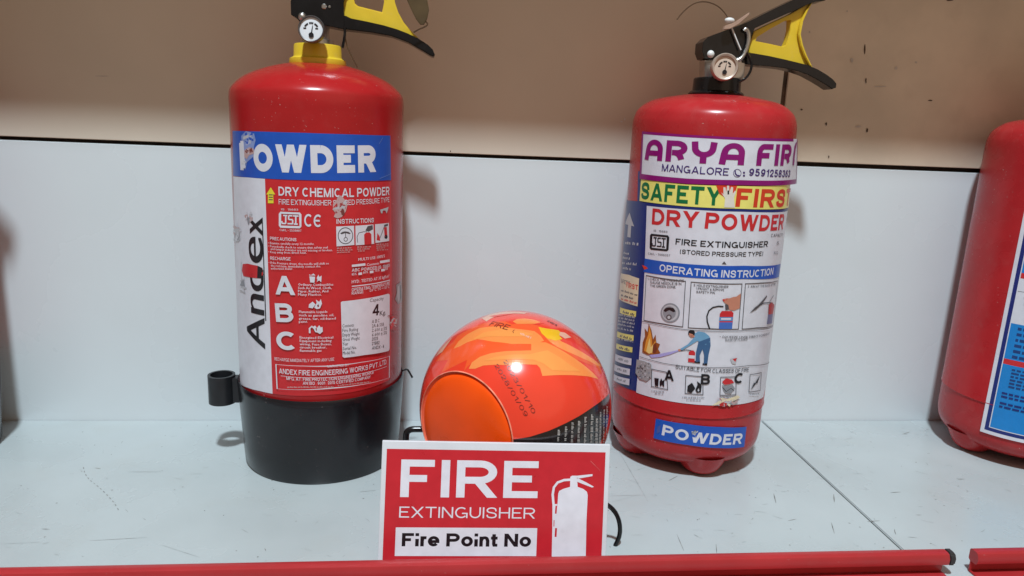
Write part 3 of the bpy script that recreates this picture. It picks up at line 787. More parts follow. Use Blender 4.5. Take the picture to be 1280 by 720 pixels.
    a.ell((431.5, 294.5), 9.5, 10.5, DGREY, 0.9); a.ell((431.8, 299), 2.5, 2.8, DGREY, 0.7); a.poly([(425, 291.5), (428, 289.5), (431, 289), (435, 289.5), (438, 291.5), (436.5, 292.5), (431.5, 291.2), (426.5, 292.8)], DGREY); a.line((431.5, 291), (431.7, 297), DGREY, .0005)
    a.poly([(454.5, 293), (457, 290.5), (461, 290.2), (463.5, 292.5), (463.8, 305), (455, 305.8)], LRED); a.path([(446.5, 303), (445.8, 296), (448, 291), (454, 289.5), (458, 289.5)], DGREY, .0005); a.poly([(456, 288), (459, 282.5), (465, 281.2), (465.5, 286.5), (460, 289.5)], DGREY)
    a.poly([(479, 284), (482.5, 283.5), (483.3, 295), (480, 296)], LRED); a.ell((481.6, 296), 2, 2.4, BLACKI); a.path([(473, 300), (477, 290), (480, 281.5)], DGREY, .0006); a.poly([(470, 300), (471, 291), (473.5, 295), (474.5, 301)], LRED); a.poly([(479, 281), (484, 279.3), (484, 282), (480, 283.5)], DGREY)
    for i, (x0, x1, y) in enumerate([(421, 440, 311), (421, 441, 313.5), (421, 438, 316), (446, 464, 309.5), (446, 462, 312), (447, 455, 314.3), (469.5, 485, 306), (469.5, 485, 308.3), (469.5, 480, 310.6), (470, 484, 313)]):
        a.scrib((x0, y), (x1, y - 0.9 * (x1 - x0) / 20), 1.7, TORN, i)
    a.text('PRECAUTIONS', (338.7, 299.6), (371, 301.3), 4, WHITE, 0.012)
    for s_, x0, x1, y in (('• Examine carefully every 12 months.', 336.5, 393, 304.6), ('• Periodically check to ensure that safety seal', 336.5, 409.5, 308.6), ('and tamper indicator are not missing or broken.', 339.5, 415.5, 312), ('• Keep away from direct heat.', 336.8, 383.5, 315.8)):
        a.text(s_, (x0, y), (x1, y + (x1 - x0) * 0.02), 2.7, WHITE, 0.01, 1)
    a.text('RECHARGE', (339, 324.3), (364, 325.3), 4, WHITE, 0.012)
    for s_, x0, x1, y in (('• If the Pressure drops, the needle will shift to', 337, 411, 329), ('the red zone, immediately contact the', 339.8, 400.5, 332.8), ('authorized dealer.', 339.8, 367, 336.4)):
        a.text(s_, (x0, y), (x1, y + (x1 - x0) * 0.015), 2.7, WHITE, 0.01, 1)
    a.text('A', (345.5, 367.5), (369.8, 368.5), 23.5, WHITE, 0.03, 4); a.text('B', (346.3, 401.8), (368, 402.3), 23.3, WHITE, 0.03, 5); a.text('C', (347.2, 436.3), (369.3, 437.3), 23, WHITE, 0.03, 5)
    # class pictograms
    a.poly([(387, 345), (394, 345.5), (393.2, 353), (388, 352.6)], WHITE); a.poly([(386.5, 342.5), (389, 343.5), (392, 341.5), (394.5, 344), (387, 344)], WHITE); a.poly([(396, 347), (398, 343), (399.5, 346), (402, 344), (401.5, 352.5), (399, 350), (396, 352), (397, 349.5)], WHITE)
    a.poly([(386.5, 380), (391, 376.5), (394.5, 380), (391, 385), (386, 384)], WHITE); a.poly([(393, 384), (396, 378), (395, 374), (399, 377), (401, 373.5), (402.5, 379), (400, 385), (396, 386)], WHITE, [[(396.5, 381.5), (398, 379.5), (399, 382.5), (397.5, 384)]])
    a.path([(387.5, 416), (387.2, 410), (390, 407.5), (393, 410), (395, 414), (398, 414)], WHITE, .0013); a.poly([(396, 410), (399, 406), (401, 409), (403, 408), (403.5, 414), (400, 417), (396.5, 415)], WHITE); a.poly([(391, 408), (394, 406.5), (396, 409), (393.5, 411)], WHITE)
    for ls, y0, dy in ((('Ordinary Combustibles', 'Such As Wood, Cloth,', 'Paper, Rubber, And', 'Many Plastics.'), 356.6, 4.15), (('Flammable Liquids', 'such as gasoline oil,', 'grease, tar, oil-based', 'paint'), 390.6, 4.1), (('Energized Electrical', 'Equipment including', 'wiring, Fuse Boxes,', 'circuit breaker,', 'flammable gas'), 422.6, 4.1)):
        for i, s_ in enumerate(ls):
            xs = 373.2 + (y0 - 356) * 0.03
            a.text(s_, (xs, y0 + i * dy), (xs + len(s_) * 2.05, y0 + i * dy - 0.1), 3.0, WHITE, 0.02, 1)
    # right column
    a.text("MULTI USE 100%'S", (447, 325.8), (479.5, 321.2), 3.4, WHITE, 0.012)
    a.poly([(439, 330.6), (455.5, 328.6), (455.8, 331.6), (439.2, 333.4)], WHITE); a.text('Contents', (457.5, 332.2), (472.5, 330), 3, WHITE, 0.015); a.poly([(473.5, 325.8), (485.5, 323.8), (485.6, 327), (473.7, 328.8)], WHITE)
    a.text('ABC POWDER (IS: 15683)', (439, 339.4), (485.7, 333.2), 4.0, WHITE, 0.014)
    for i, x in enumerate((439, 453, 467, 480)):
        y = 344.2 - (x - 439) * 0.16
        a.text(('85%', '80%', '75%', '85')[i], (x, y), (x + (6 if i < 3 else 3.2), y - 0.9), 3, WHITE, 0.012, 1)
        if i < 3: a.poly([(x + 8, y - 3.6), (x + 12.5, y - 4.2), (x + 12.6, y - 1.2), (x + 8.1, y - 0.6)], WHITE)
    a.text('HYD. TESTED AT 35 kgf/cm²', (439, 353.8), (485, 346.3), 3.8, WHITE, 0.012, 1)
    a.line((439, 357.5), (485.8, 349.8), WHITE, .0008)
    a.text('OPERATING TEMPERATURE', (439, 363.8), (485.5, 355.3), 3.9, WHITE, 0.014)
    a.text('RANGE', (439, 368.2), (453, 366), 3.8, WHITE, 0.014); a.text('-20°C TO + 55°C', (460, 364.5), (485, 359.6), 3.2, WHITE, 0.012, 1)
    # data plate (left blank where its code square was)
    a.poly([(425.5, 377.5), (427, 376.3), (455, 372.8), (483.5, 366.8), (485.5, 368), (485.3, 436), (484, 438.3), (455, 443.2), (429.5, 446.6), (427.6, 445.3)], WHITE)
    a.tier = 2
    a.text('Capacity', (461, 377.3), (478, 374.3), 4, DGREY, 0.004)
    a.text('4', (464, 394.6), (472.3, 393.5), 14, BLACKI, 0.02, 4); a.text('Kg.', (473.2, 394.2), (480.8, 392.6), 5.5, BLACKI, 0.014, 3)
    for i, (l, r_) in enumerate((('Contents', 'A B C'), ('Fire Rating', '2A & 55B'), ('Empty Weight', '2.600 ± 5%'), ('Gross Weight', '6.600 ± 5%'), ('Year', '2025'), ('Serial No.', '21982'), ('Model No.', 'ANDX - 4'))):
        y = 409 + i * 5.65; y2 = 403.6 + i * 5.5
        a.text(l, (427.3 + i * 0.1, y), (427.5 + len(l) * 1.75, y - len(l) * 0.17), 4.1, DGREY, 0.010, 1)
        a.text(r_, (463.5, y2), (463.5 + len(r_) * 1.85, y2 - len(r_) * 0.28), 4.1, DGREY, 0.012, 1)
    a.text('RECHARGE IMMEDIATELY AFTER ANY USE', (344.5, 449.7), (417.5, 450.2), 3.9, WHITE, 0.008)
    a.frame([(345.5, 454.5), (380, 456.5), (415, 456), (450, 452), (485.5, 444.5), (485.3, 471.5), (450, 480.5), (415, 485), (380, 486.5), (347, 485.3)], WHITE, .0005)
    a.text('MARKETED BY', (409, 458.7), (435.5, 456.7), 2.9, WHITE, 0.01, 1)
    a.text('ANDEX FIRE ENGINEERING WORKS PVT. LTD.', (350, 466), (482, 454.3), 6.4, WHITE, 0.016)
    a.line((352, 469), (482, 457.5), WHITE, .0003)
    a.text('MFG. AT: FIRE PROTECTION ENGINEERING WORKS', (359, 474), (465.5, 466.6), 4.2, WHITE, 0.012, 1)
    a.text('AN ISO : 9001 : 2015 CERTIFIED COMPANY', (379, 480), (462, 472.2), 3.7, WHITE, 0.012, 1)
    for i in range(2): a.scrib((360 + i * 62, 484 - i * 2.2), (418 + i * 44, 483.5 - i * 6), 1.8, TORN, 40 + i)
    # wear at the right edge
    a.tier = 3
    a.tear((489, 402), 1.8, 11, [TORN, LGREY, LRED, ink('torn red', (160, 60, 62))], 21, 18)
    a.build('instruction_label', t)
    # curled bit of clear film stuck to the paint
    b = Art(S)
    b.poly([(495, 356), (500.5, 352), (502.6, 362), (502.4, 376), (497, 380), (493.5, 374), (495.5, 366)], ink('film grey', (150, 132, 134)))
    b.poly([(497, 358), (500, 355), (501, 368), (497.5, 378), (496, 370)], LGREY)
    b.poly([(499, 357), (500.2, 356), (501.2, 372), (499.6, 374)], DGREY)
    b.build('film_scrap', t)

def make_e2():
    t = thing('fire_extinguisher', (X2, CY, 0), 'fire extinguisher with many stickers, white printed panel and black neck, right of the ball', 'fire extinguisher', GR)
    cx = X2
    ztop = Z(895, 119.5); zs = Z(792, 157); dz = ztop - zs
    S = CylSurf(X2, CY, RB)
    zw = S.inv(866, 522)[1]
    prof = [(0.002, 0.007), (RB * 0.60, 0.008), (RB * 0.78, 0.011), (RB * 0.90, 0.0165), (RB * 0.965, 0.024), (RB * 0.988, 0.033), (RB * 0.990, zw - 0.0012), (RB * 1.006, zw), (RB, zw + 0.0016), (RB, zs - 0.012)]
    dome = smooth_prof([(RB, zs - 0.012), (RB, zs), (RB * 0.985, zs + dz * 0.27), (RB * 0.93, zs + dz * 0.54), (RB * 0.77, zs + dz * 0.80), (RB * 0.49, zs + dz * 0.95), (RB * 0.33, ztop), (0.004, ztop + 0.001)], 6)
    cylo = obj('cylinder', lathe(smooth_prof(prof[:6], 4) + prof[6:] + dome[1:], 128), RED2, t)
    for k in range(4):
        a = -PI / 2 + 0.05 + k * PI / 2
        b = lathe(smooth_prof([(0.0, 0.0), (0.009, 0.0006), (0.0155, 0.004), (0.0195, 0.010), (0.0225, 0.0165), (0.0245, 0.021)], 4), 32, RB * 0.64 * math.cos(a), RB * 0.64 * math.sin(a))
        obj('foot', b, RED2, t)
    # neck
    zn0, zn1 = Z(895, 118.5), Z(895, 98)
    k = (hit(924, 105, 1, CY)[0] - hit(867, 105, 1, CY)[0]) / 2
    obj('neck_nut', lathe([(k * 1.14, zn0 - 0.001), (k * 1.16, zn0 + 0.0006), (k * 1.1, zn0 + 0.002), (k, zn0 + 0.003), (k * 0.985, zn1 - 0.001), (k * 0.94, zn1), (k * 0.5, zn1)], 64), BLACKG, t)
    q = XZ([(877.5, 76), (928, 76), (926, 99), (877.5, 99)], cx)
    obj('valve_body', plate(q, -0.0075, 0.0075, bev=0.001), SILVER, t)
    # head with upper lever
    lev = plate(XZ([(874, 54), (880, 48), (898, 41), (915, 35), (931, 28.5), (945, 21.5), (960, 14), (985, 2), (1000, -5), (1012, -8), (1022, -6), (1028.5, 0), (1024, 3), (1012, 4.5), (1002, 8), (985, 16), (960, 27), (938, 37), (931, 52), (929, 74.5), (905, 74.5), (884, 76), (876, 74), (873, 66)], cx), -0.0095, 0.0095, bev=0.0014)
    up_ = obj('carry_lever', lev, BLACKG, t)
    low = plate(XZ([(922, 66), (937, 67.5), (957, 71), (977.5, 75.5), (1004, 82), (1017, 87.5), (1028, 94), (1036, 100), (1040, 105), (1039.5, 110), (1034.5, 112), (1027, 107), (1017, 101), (1004, 94), (991, 89.5), (975, 86), (958, 84), (938, 82.5), (922, 80)], cx), -0.0080, 0.0080, bev=0.0012)
    obj('squeeze_lever', low, BLACKG, t)
    guard = plate(XZ([(934, 66), (936, 52), (940, 40), (960, 30), (985, 18.5), (1005, 7), (1010, 4.5), (1004, 15), (998, 28.5), (995, 44), (998, 58), (1002, 70), (1009, 84), (990, 81), (975, 77.5), (957, 73), (938, 69.5)], cx), -0.0042, 0.0042,
                  holes=[XZ([(942, 52), (944, 47), (960, 37), (980, 26), (985.5, 26), (985, 38), (982, 50), (979.5, 57), (976, 59), (960, 55.5)], cx)])
    g = obj('trigger_guard', guard, YELLOW, t)
    rim = plate(XZ([(1011, 3.5), (1005, 15), (999, 28.5), (996, 44), (999, 58), (1003.5, 70), (1010.5, 84.5), (1007, 82.5), (1000.5, 70), (996, 58), (993, 44), (996, 28.5), (1003, 14)], cx), -0.0075, 0.0075, bev=0.0005)
    obj('guard_flange', rim, YELLOW, g)
    # gauge
    gy = CY - 0.030
    c = hit(905.8, 83.8, 1, gy); gr = (hit(922, 83.8, 1, gy)[0] - hit(889.8, 83.8, 1, gy)[0]) / 2
    gc = Vector((c[0] - cx, -0.030, c[2])); tl = Matrix.Rotation(-0.05, 4, 'X') @ Matrix.Rotation(-0.16, 4, 'Z')
    g = obj('gauge', disc_y(gc, [(gr * 0.5, -0.020), (gr * 0.5, -0.006), (gr * 0.94, -0.006), (gr, -0.004), (gr, 0.0018), (gr * 0.93, 0.0028), (gr * 0.80, 0.0022), (gr * 0.78, 0.0006)], 48, tilt=tl), mat('worn gauge rim', (0.50, 0.40, 0.33), 0.35, 0.3, mottle=0.15, scale=200), t)
    obj('dial', disc_y(gc, [(gr * 0.79, 0.0007), (gr * 0.5, 0.0009), (0, 0.001)], 48, tilt=tl), DIALB, g)
    mark_gauge(gc, gr * 0.86, tl, g, BLACKI)
    q = XZ([(889, 67.5)], cx, CY - 0.0105)[0]
    bm2 = bmesh.new(); bmesh.ops.create_icosphere(bm2, subdivisions=3, radius=0.0033, matrix=Matrix.Translation((q[0], -0.0088, q[1]))); obj('rivet', bm2, WHITEP, t)
    def P3(pts, dy): return [(h[0] - cx, dy, h[2]) for h in (hit(px, py, 1, CY + dy) for px, py in pts)]
    obj('pull_ring', tube(P3([(921, 76), (926, 73), (930.5, 67), (934, 58), (935.8, 48), (935, 40), (932, 36.5), (929.5, 39)], -0.0115), 0.0019, 10), SILVER, t)
    obj('cable_loop', tube(P3([(934, 66), (938, 74), (939.5, 82), (937, 91), (931, 98.5), (923, 102.5)], -0.013), 0.0011, 8), BLACKG, t)
    # card tag with its thread and curl of wire
    q = plate(XZ([(902.5, 37.5), (904, 33), (919, 27), (934.5, 16.5), (933.5, 20), (921, 31), (910, 37)], cx, CY - 0.012), -0.0165, -0.0125, bev=0.0003)
    tg = obj('tag', q, PINKCARD, t)
    bm2 = bmesh.new(); qq = XZ([(912, 25.5)], cx, CY - 0.0145)[0]
    bmesh.ops.create_icosphere(bm2, subdivisions=2, radius=0.003, matrix=Matrix.Translation((qq[0], -0.0145, qq[1])) @ Matrix.Diagonal((1.5, 1, 0.8, 1)))
    obj('seal', bm2, WHITEP, tg)
    obj('thread', tube(P3([(915, 35), (918, 43), (922, 53), (926, 62.5)], -0.0125), 0.0007, 6), WHITEP, tg)
    obj('wire', tube(P3([(846, 24.5), (853, 16), (862, 8), (872, 3), (884, 2.5), (896, 7), (905, 15), (911, 24)], -0.010), 0.0005, 6), STEELW, tg)
    return t, cylo

def labels_e2(t):
    S = CylSurf(X2, CY, RB)
    SI = ink('slate ink', (70, 62, 74))
    # navy side strip
    a = Art(S)
    a.poly([(798, 214), (812, 215), (812, 250), (808.5, 320), (803, 400), (795.5, 489), (786, 486), (776, 481.5), (767.5, 474), (772, 400), (777, 320), (782, 250), (790, 251), (797, 251.5)], NAVY)
    a.poly([(787.5, 266), (793, 283), (789.5, 282), (788.5, 297), (784.5, 296), (785.5, 281), (782, 280)], LGREY)
    for i, (y, x0, x1, h) in enumerate([(305, 782, 799, 4.2), (317, 780, 788, 3), (323, 779, 788, 3), (330, 778.5, 798, 3.2), (336, 779, 789, 3)]): a.scrib((x0, y), (x1, y + 2), h, LGREY, i)
    a.poly([(776.5, 341), (787, 343.5), (799.5, 348), (797.5, 383), (785, 379), (774.5, 373)], CREAM)
    a.tier = 1
    a.text('SAFETY', (777, 353), (788, 357), 5, SI, 0.02, 1); a.text('FIRST', (783.5, 359), (798, 363), 6.5, ORRED, 0.03, 2)
    a.scrib((777, 364), (797, 370), 2.6, SI, 6); a.scrib((777, 370), (792, 374.5), 2.6, SI, 7); a.scrib((777, 374.5), (796, 380), 2.6, ORRED, 8)
    for y0, x0, x1, h in ((384, 776, 796, 7), (414, 772.5, 793, 7), (429, 771.5, 791.5, 6.5)):
        a.poly([(x0, y0), (x1, y0 + 5), (x1 - .5, y0 + 5 + h), (x0 - .5, y0 + h)], LYEL); a.tier = 2; a.scrib((x0 + 3, y0 + h), (x1 - 3, y0 + h + 4), 3.5, DGREY, int(y0)); a.tier = 1
    for i, y in enumerate((394, 398, 402, 406, 411, 424)): a.scrib((774.5 - i * .4, y), (794.5 - i * .4, y + 4), 2.6, LGREY, i + 20)
    for y0, x0, x1, h in ((442, 770.5, 790.5, 8.5), (455, 769.5, 788.5, 8), (467.5, 768.8, 788, 8)):
        a.poly([(x0, y0), (x1, y0 + 6), (x1 - .5, y0 + 6 + h), (x0 - .5, y0 + h)], WHITE); a.tier = 2; a.scrib((x0 + 3, y0 + h - 1), (x1 - 4, y0 + h + 3), 3.2, GREYI, int(y0)); a.tier = 1
    a.build('side_label', t)
    # white instruction panel
    a = Art(S, base=0.00025)
    a.poly([(809, 252), (870, 259), (930, 261), (985, 260), (982, 290), (975, 340), (966, 410), (957, 480), (953.5, 496), (940, 502), (915, 506), (888, 506.5), (860, 504.5), (830, 500), (795.5, 490.5), (803, 400), (806, 340)], WHITE)
    a.poly([(808.6, 252.5), (870, 258.5), (930, 260.8), (985, 259.5), (984.5, 263), (930, 264.6), (870, 262.3), (808.4, 257)], NAVY)
    a.text('DRY', (815, 280.3), (873.5, 285.2), 20.5, LRED, 0.035, 3); a.text('POWDER', (880.5, 285.6), (978, 286.6), 20.5, LRED, 0.035, 4)
    a.text('IS : 15683', (817.5, 289.3), (834.5, 291), 2.5, DGREY, 0.01, 1)
    a.poly([(814.5, 292), (835, 294), (837, 296.5), (836, 312), (834, 314), (814, 312), (812.5, 309.5), (813, 294)], BLACKI, [[(816, 294.7), (833.8, 296.6), (833, 311.3), (815.3, 309.5)]])
    isi(a, [(815.2, 295.8), (833.6, 297.7), (833, 310.2), (814.8, 308.4)], BLACKI, .0011)
    a.text('CM/L - 7098357', (810.5, 318), (838, 320.5), 2.6, DGREY, 0.01, 1)
    a.text('FIRE EXTINGUISHER', (844.5, 305.3), (959, 308.3), 7.6, BLACKI, 0.022, 3)
    a.text('(STORED PRESSURE TYPE)', (850, 316.8), (953, 319.4), 5.6, BLACKI, 0.016)
    a.text('CAPACITY', (963, 296.3), (978, 295.2), 4, DGREY, 0.006, 1); a.text('6', (970, 306), (972.5, 305.8), 4.5, GREYI, 0.01, 1); a.text('KG', (966.5, 318), (971.5, 317.6), 4, GREYI, 0.01, 1)
    a.poly([(905, 326.5), (908, 330.5), (902, 330)], DGREY)
    a.poly([(806.5, 323), (840, 328), (880, 331.3), (930, 332), (975, 329.5), (972.8, 346), (930, 348.5), (880, 348), (840, 344.8), (805, 340)], BLUE)
    a.tier = 1
    a.text('OPERATING INSTRUCTION', (824.5, 338.8), (965.5, 343), 9.3, WHITE, 0.022, 3)
    a.poly([(803, 331), (808, 333), (810.5, 335.5), (806, 337)], ORRED)
    L = .00045
    b1 = [(808, 343.5), (833, 348), (857.5, 351), (854, 409), (830, 405.5), (805, 400.5)]; b2_ = [(863.6, 351.8), (895, 353.8), (927.6, 354.2), (923, 411.5), (890, 411.5), (859.8, 409.8)]; b3 = [(931, 354), (951, 353), (971.5, 350.5), (965.5, 407), (945, 410.3), (926.7, 411.5)]
    for b in (b1, b2_, b3): a.frame(b, DGREY, L)
    for ls, x0, y0 in ((('1. CHECK THE PRESSURE', 'GAUGE NEEDLE IS IN', 'THE GREEN ZONE.'), 810, 349.8), (('2. HOLD EXTINGUISHER', 'UPRIGHT & REMOVE', 'SAFETY PIN.'), 867, 357.5)):
        for i, s_ in enumerate(ls):
            xx = x0 + (3.3 if i else 0); a.text(s_, (xx, y0 + i * 4.3), (xx + len(s_) * 2.15, y0 + i * 4.3 + len(s_) * .12), 3.0, DGREY, 0.012, 1)
    a.text('3. AIM AT THE BASE OF FIRE', (934, 359.3), (968.5, 356.2), 2.8, DGREY, 0.01, 1)
    a.ell((838, 391), 12, 12.3, GREYI); a.tier = 2; a.ell((838, 391), 10, 10.3, LGREY); a.tier = 3; a.ell((837, 391), 8, 8.3, GREYI); a.tier = 4; a.poly([(829.5, 388), (833, 384.5), (837.5, 384), (842, 385), (845, 389), (842, 390), (837, 387.5), (832, 390)], BLACKI); a.ell((836.5, 396.5), 3.4, 3.6, DGREY); a.tier = 5; a.ell((836.5, 396.5), 1.8, 2, LGREY); a.tier = 2
    a.poly([(899.5, 392), (902, 388.5), (914, 388.5), (916.5, 391), (914.6, 411), (898.3, 411)], LRED); a.tier = 3; a.poly([(899, 396), (915.8, 396), (915.2, 401), (898.7, 401)], MIDB); a.poly([(898.7, 402.5), (915.2, 402.5), (914.6, 411), (898.3, 411)], ink('deep blue', (70, 110, 190))); a.tier = 4; a.poly([(901, 397.3), (913.5, 397.3), (913.3, 399.4), (900.9, 399.4)], WHITE)
    a.path([(887, 411), (884, 402), (883.5, 395), (886, 388), (891, 384), (898, 382.5), (904, 383)], BLACKI, .0011)
    a.poly([(903, 375), (907, 373), (912, 372.5), (916, 371), (920, 370.5), (925.5, 366.5), (924, 385), (917, 388), (910, 386.5), (906, 384), (910, 381), (905, 378)], SKIN); a.poly([(902.5, 374), (909, 372.5), (908, 375.5), (904, 376.5)], LRED); a.poly([(906, 380), (910, 381), (911, 386.5), (906.5, 387.5)], DGREY)
    a.poly([(936.5, 391), (943, 384), (947, 381), (957.5, 369), (958, 370.5), (949, 382.5), (944.5, 386.5)], DGREY); a.path([(948, 382), (954, 378.6), (960, 378.3), (965, 378.6)], BLACKI, .0008)
    a.poly([(960, 381), (963.5, 377.5), (967, 381), (965.3, 392), (959.5, 393)], ink('dull red', (176, 60, 62))); a.poly([(959.5, 393), (965.3, 392), (964, 404), (957.8, 405)], ink('blue grey', (110, 112, 150))); a.path([(961, 377), (964, 372), (966.5, 369)], DGREY, .0006)
    # squeezing the lever: fire, spray, man
    a.poly([(803.5, 440), (804, 428), (807, 420), (806.5, 410), (810, 415), (811.5, 404), (815, 413), (817, 424), (820, 418), (821, 428), (825.5, 430), (823, 436), (826, 441), (817, 444.5), (809, 443)], BROWNI)
    a.tier = 5
    a.poly([(806, 438), (808, 426), (811, 418), (812.5, 408), (815, 420), (816, 432), (820, 425), (821, 437), (816, 442), (810, 441)], FLAMEO); a.tier = 6; a.poly([(808.5, 439), (811, 428), (813, 422), (814, 434), (817.5, 430), (817, 440), (812, 442)], ink('flame pale', (236, 206, 130)))
    a.poly([(817, 431), (820, 428), (822, 436), (820, 441), (816, 441)], ink('flame dark', (120, 60, 40)))
    a.poly([(812, 443.5), (826, 442), (838, 439.5), (850, 436.8), (848.5, 438.5), (838, 442.8), (826, 446), (815, 447)], LILAC)
    SH = ink('shirt blue', (110, 160, 196)); TR = ink('trouser blue', (58, 96, 138))
    a.poly([(868, 417), (873, 413.8), (881, 415.5), (886.5, 420), (887.5, 427), (882, 430.5), (874, 428), (870, 423)], SH); a.poly([(869, 420), (873, 425), (861, 432.5), (851.5, 438.2), (849.5, 436.5), (860, 430)], SH)
    a.poly([(873, 427), (887.5, 421.5), (888, 432), (885.5, 443), (884, 454.5), (879.5, 455), (880, 443), (878, 436), (874.5, 444), (875, 452.5), (869.5, 451.8), (870, 440)], TR)
    a.poly([(867.5, 450.5), (875.2, 452), (874.8, 454), (866.5, 453)], BLACKI); a.poly([(878.5, 453.5), (884.2, 454), (883.5, 456.5), (877.8, 455.5)], BLACKI)
    a.ell((864.5, 416), 4.2, 4, BLACKI); a.poly([(861.5, 416), (866, 417.5), (868.5, 421), (864, 421.5), (861.5, 419.5)], SKIN); a.ell((849.5, 437.3), 2, 1.3, SKIN)
    a.poly([(861, 440), (863.5, 437.5), (867, 437.8), (869, 440.5), (868, 453), (860, 452)], LRED); a.poly([(860.7, 443.5), (868.6, 444.2), (868.2, 448), (860.4, 447.4)], WHITE); a.path([(851, 438), (858, 437), (864, 438)], BLACKI, .0006)
    a.text('• SQUEEZE LEVER DIRECT POWDER AT', (899, 421.8), (961, 417.6), 2.9, DGREY, 0.01, 1); a.text('BASE OF FLAMES.', (906, 426.3), (934, 425), 2.9, DGREY, 0.01, 1)
    a.poly([(912, 448), (921, 447), (919, 455), (914.5, 454)], LGREY); a.poly([(915, 448.5), (920.5, 447), (918.5, 452)], LRED)
    a.path([(803.6, 401.5), (815, 404), (830, 407.5), (855, 411.5), (880, 413.2), (910, 413.5), (935, 412.5), (965, 408)], DGREY, L)
    a.path([(800.2, 445.5), (815, 450), (830, 453.8), (850, 456.8), (880, 459), (905, 459), (935, 456.5), (961, 451.5)], DGREY, L)
    a.text('SUITABLE FOR CLASSES OF FIRE', (844.5, 460.2), (935, 463.8), 5.0, BLACKI, 0.008, 2)
    for fr in ([(815, 460.5), (834, 464.5), (835.5, 487), (814.5, 483)], [(857, 468.2), (879, 470), (879, 493.5), (856, 491.6)], [(900, 470.6), (920, 470), (919.5, 493.5), (899, 494.2)], [(936.5, 467.5), (951, 465), (949.5, 488), (935, 490.2)]): a.frame(fr, DGREY, L)
    a.text('A', (831, 474.6), (842.5, 476), 13, BLACKI, 0.03, 3); a.text('B', (875.5, 480), (886.8, 480.5), 13, BLACKI, 0.03, 3); a.text('C', (916.5, 479.3), (926.3, 478.6), 13, BLACKI, 0.03, 3)
    a.poly([(818.5, 472), (824, 472.8), (823.3, 482.5), (819.3, 481.6)], BLACKI); a.poly([(825, 477), (827, 472.5), (828.5, 476), (831, 474), (830.5, 483.5), (827.5, 480.5), (825.5, 483)], BLACKI)
    a.poly([(859.5, 482), (865, 478), (869, 485), (864, 491), (859, 489)], BLACKI); a.poly([(869, 487), (872, 480), (871, 476), (875, 479), (877, 482), (876, 490), (871, 490.5)], BLACKI, [[(871.5, 487), (873.5, 484), (874.5, 488), (872.5, 489)]])
    a.poly([(902, 477), (907, 472.5), (914, 474), (917, 478), (910, 480), (905, 480.5)], LRED); a.poly([(902, 481), (908, 482), (915, 480.5), (918, 485), (913, 491.5), (906, 491), (903.5, 487)], GREYI); a.path([(903, 484), (907, 489), (913, 485), (917, 488)], BLACKI, .0006)
    a.poly([(937.5, 487), (942, 477.5), (942.5, 479), (949, 468.5), (945.5, 479.5), (945, 477.8)], BLACKI)
    for i, (x0, x1, y) in enumerate([(815, 831, 489), (819, 830, 492), (853, 880, 496.6), (858, 877, 499.8), (899, 919, 497), (906, 918, 500), (936, 949, 493)]): a.scrib((x0, y), (x1, y + (0.6 if x0 < 870 else -0.6)), 1.8, GREYI, 60 + i)
    a.tier = 7
    # grey rubbed patch and torn bottom edge
    a.poly([(797, 449), (806, 451), (815, 455), (815, 471), (809, 476), (801, 473), (795.5, 466)], ink('rubbed grey', (160, 158, 160)))
    r = random.Random(5); a.tier = 8
    for i in range(46):
        x, y = r.uniform(797, 813), r.uniform(453, 472); a.blob((x, y), r.uniform(.6, 1.4), r.uniform(.6, 1.4), r.choice([DGREY, GREYI, LGREY]), i, 6)
    a.tear((908, 502), 13, 3.5, [TORN, CREAM, LGREY, ink('bare red', (186, 44, 44)), GREYI], 31, 18); a.poly([(898, 503.5), (903, 502), (908, 503.5), (907, 507), (899, 507)], ink('bare red', (186, 44, 44))); a.poly([(889, 506.3), (897, 501), (921, 493.5), (924, 496), (915, 501), (906, 500), (897, 505)], CREAM)
    a.build('instruction_label', t)
    # safety sticker
    a = Art(S, base=0.0006)
    a.poly([(802, 224), (860, 230.5), (925, 232.5), (986.5, 230), (985, 258.8), (925, 260.8), (860, 258), (800.2, 251)], LYEL)
    a.tier = 1
    a.text('SAFETY', (802, 248.6), (901, 257.2), 22.5, GREEN, 0.04, 4); a.text('FIRST', (918.5, 258.2), (984.5, 257.0), 23, ORRED, 0.03, 3)
    a.poly([(895, 231.5), (921, 232), (918, 243), (913, 247), (905, 246), (899, 242)], ORRED)
    a.tier = 2
    a.poly([(901, 240), (904, 243), (904, 234), (906.5, 234), (907.5, 240), (908.5, 232), (911, 232), (911.5, 240), (913.5, 233.5), (916, 234), (915.5, 242), (918.5, 238), (919.5, 240), (917, 247), (918, 259.5), (905, 259), (906, 248)], ink('hand white', (222, 216, 206)))
    a.tier = 3
    a.poly([(909, 238), (911, 238), (911, 243), (909, 243)], BLACKI)
    a.build('safety_sticker', t)
    # dealer sticker
    a = Art(S, base=0.0009)
    uv = [S.inv(*p) for p in [(804, 164.3), (860, 168.5), (925, 172), (992.5, 173.5), (990.5, 229.5), (925, 231), (860, 229.5), (800.8, 223.5)]]
    uv[3][0] += 0.0035; uv[4][0] += 0.0030
    a.uvpoly(uv, WHITE)
    a.poly([(804, 164.3), (860, 168.5), (925, 172), (990, 173.5), (990, 176.8), (925, 175.3), (860, 171.8), (804, 167.6)], PURPLE)
    a.poly([(801.2, 217), (860, 223.2), (925, 225), (989, 223.6), (989, 229.6), (925, 231.1), (860, 229.6), (800.9, 223.6)], PURPLE)
    a.poly([(804, 164.3), (805.7, 164.5), (803, 223.8), (800.8, 223.5)], PURPLE)
    a.tier = 1
    a.text('ARYA', (807, 199.6), (929, 206.5), 27, PURPLE, style='round', wt=.25); a.text('FIR', (944, 207), (985.5, 206.6), 27, PURPLE, style='round', wt=.25)
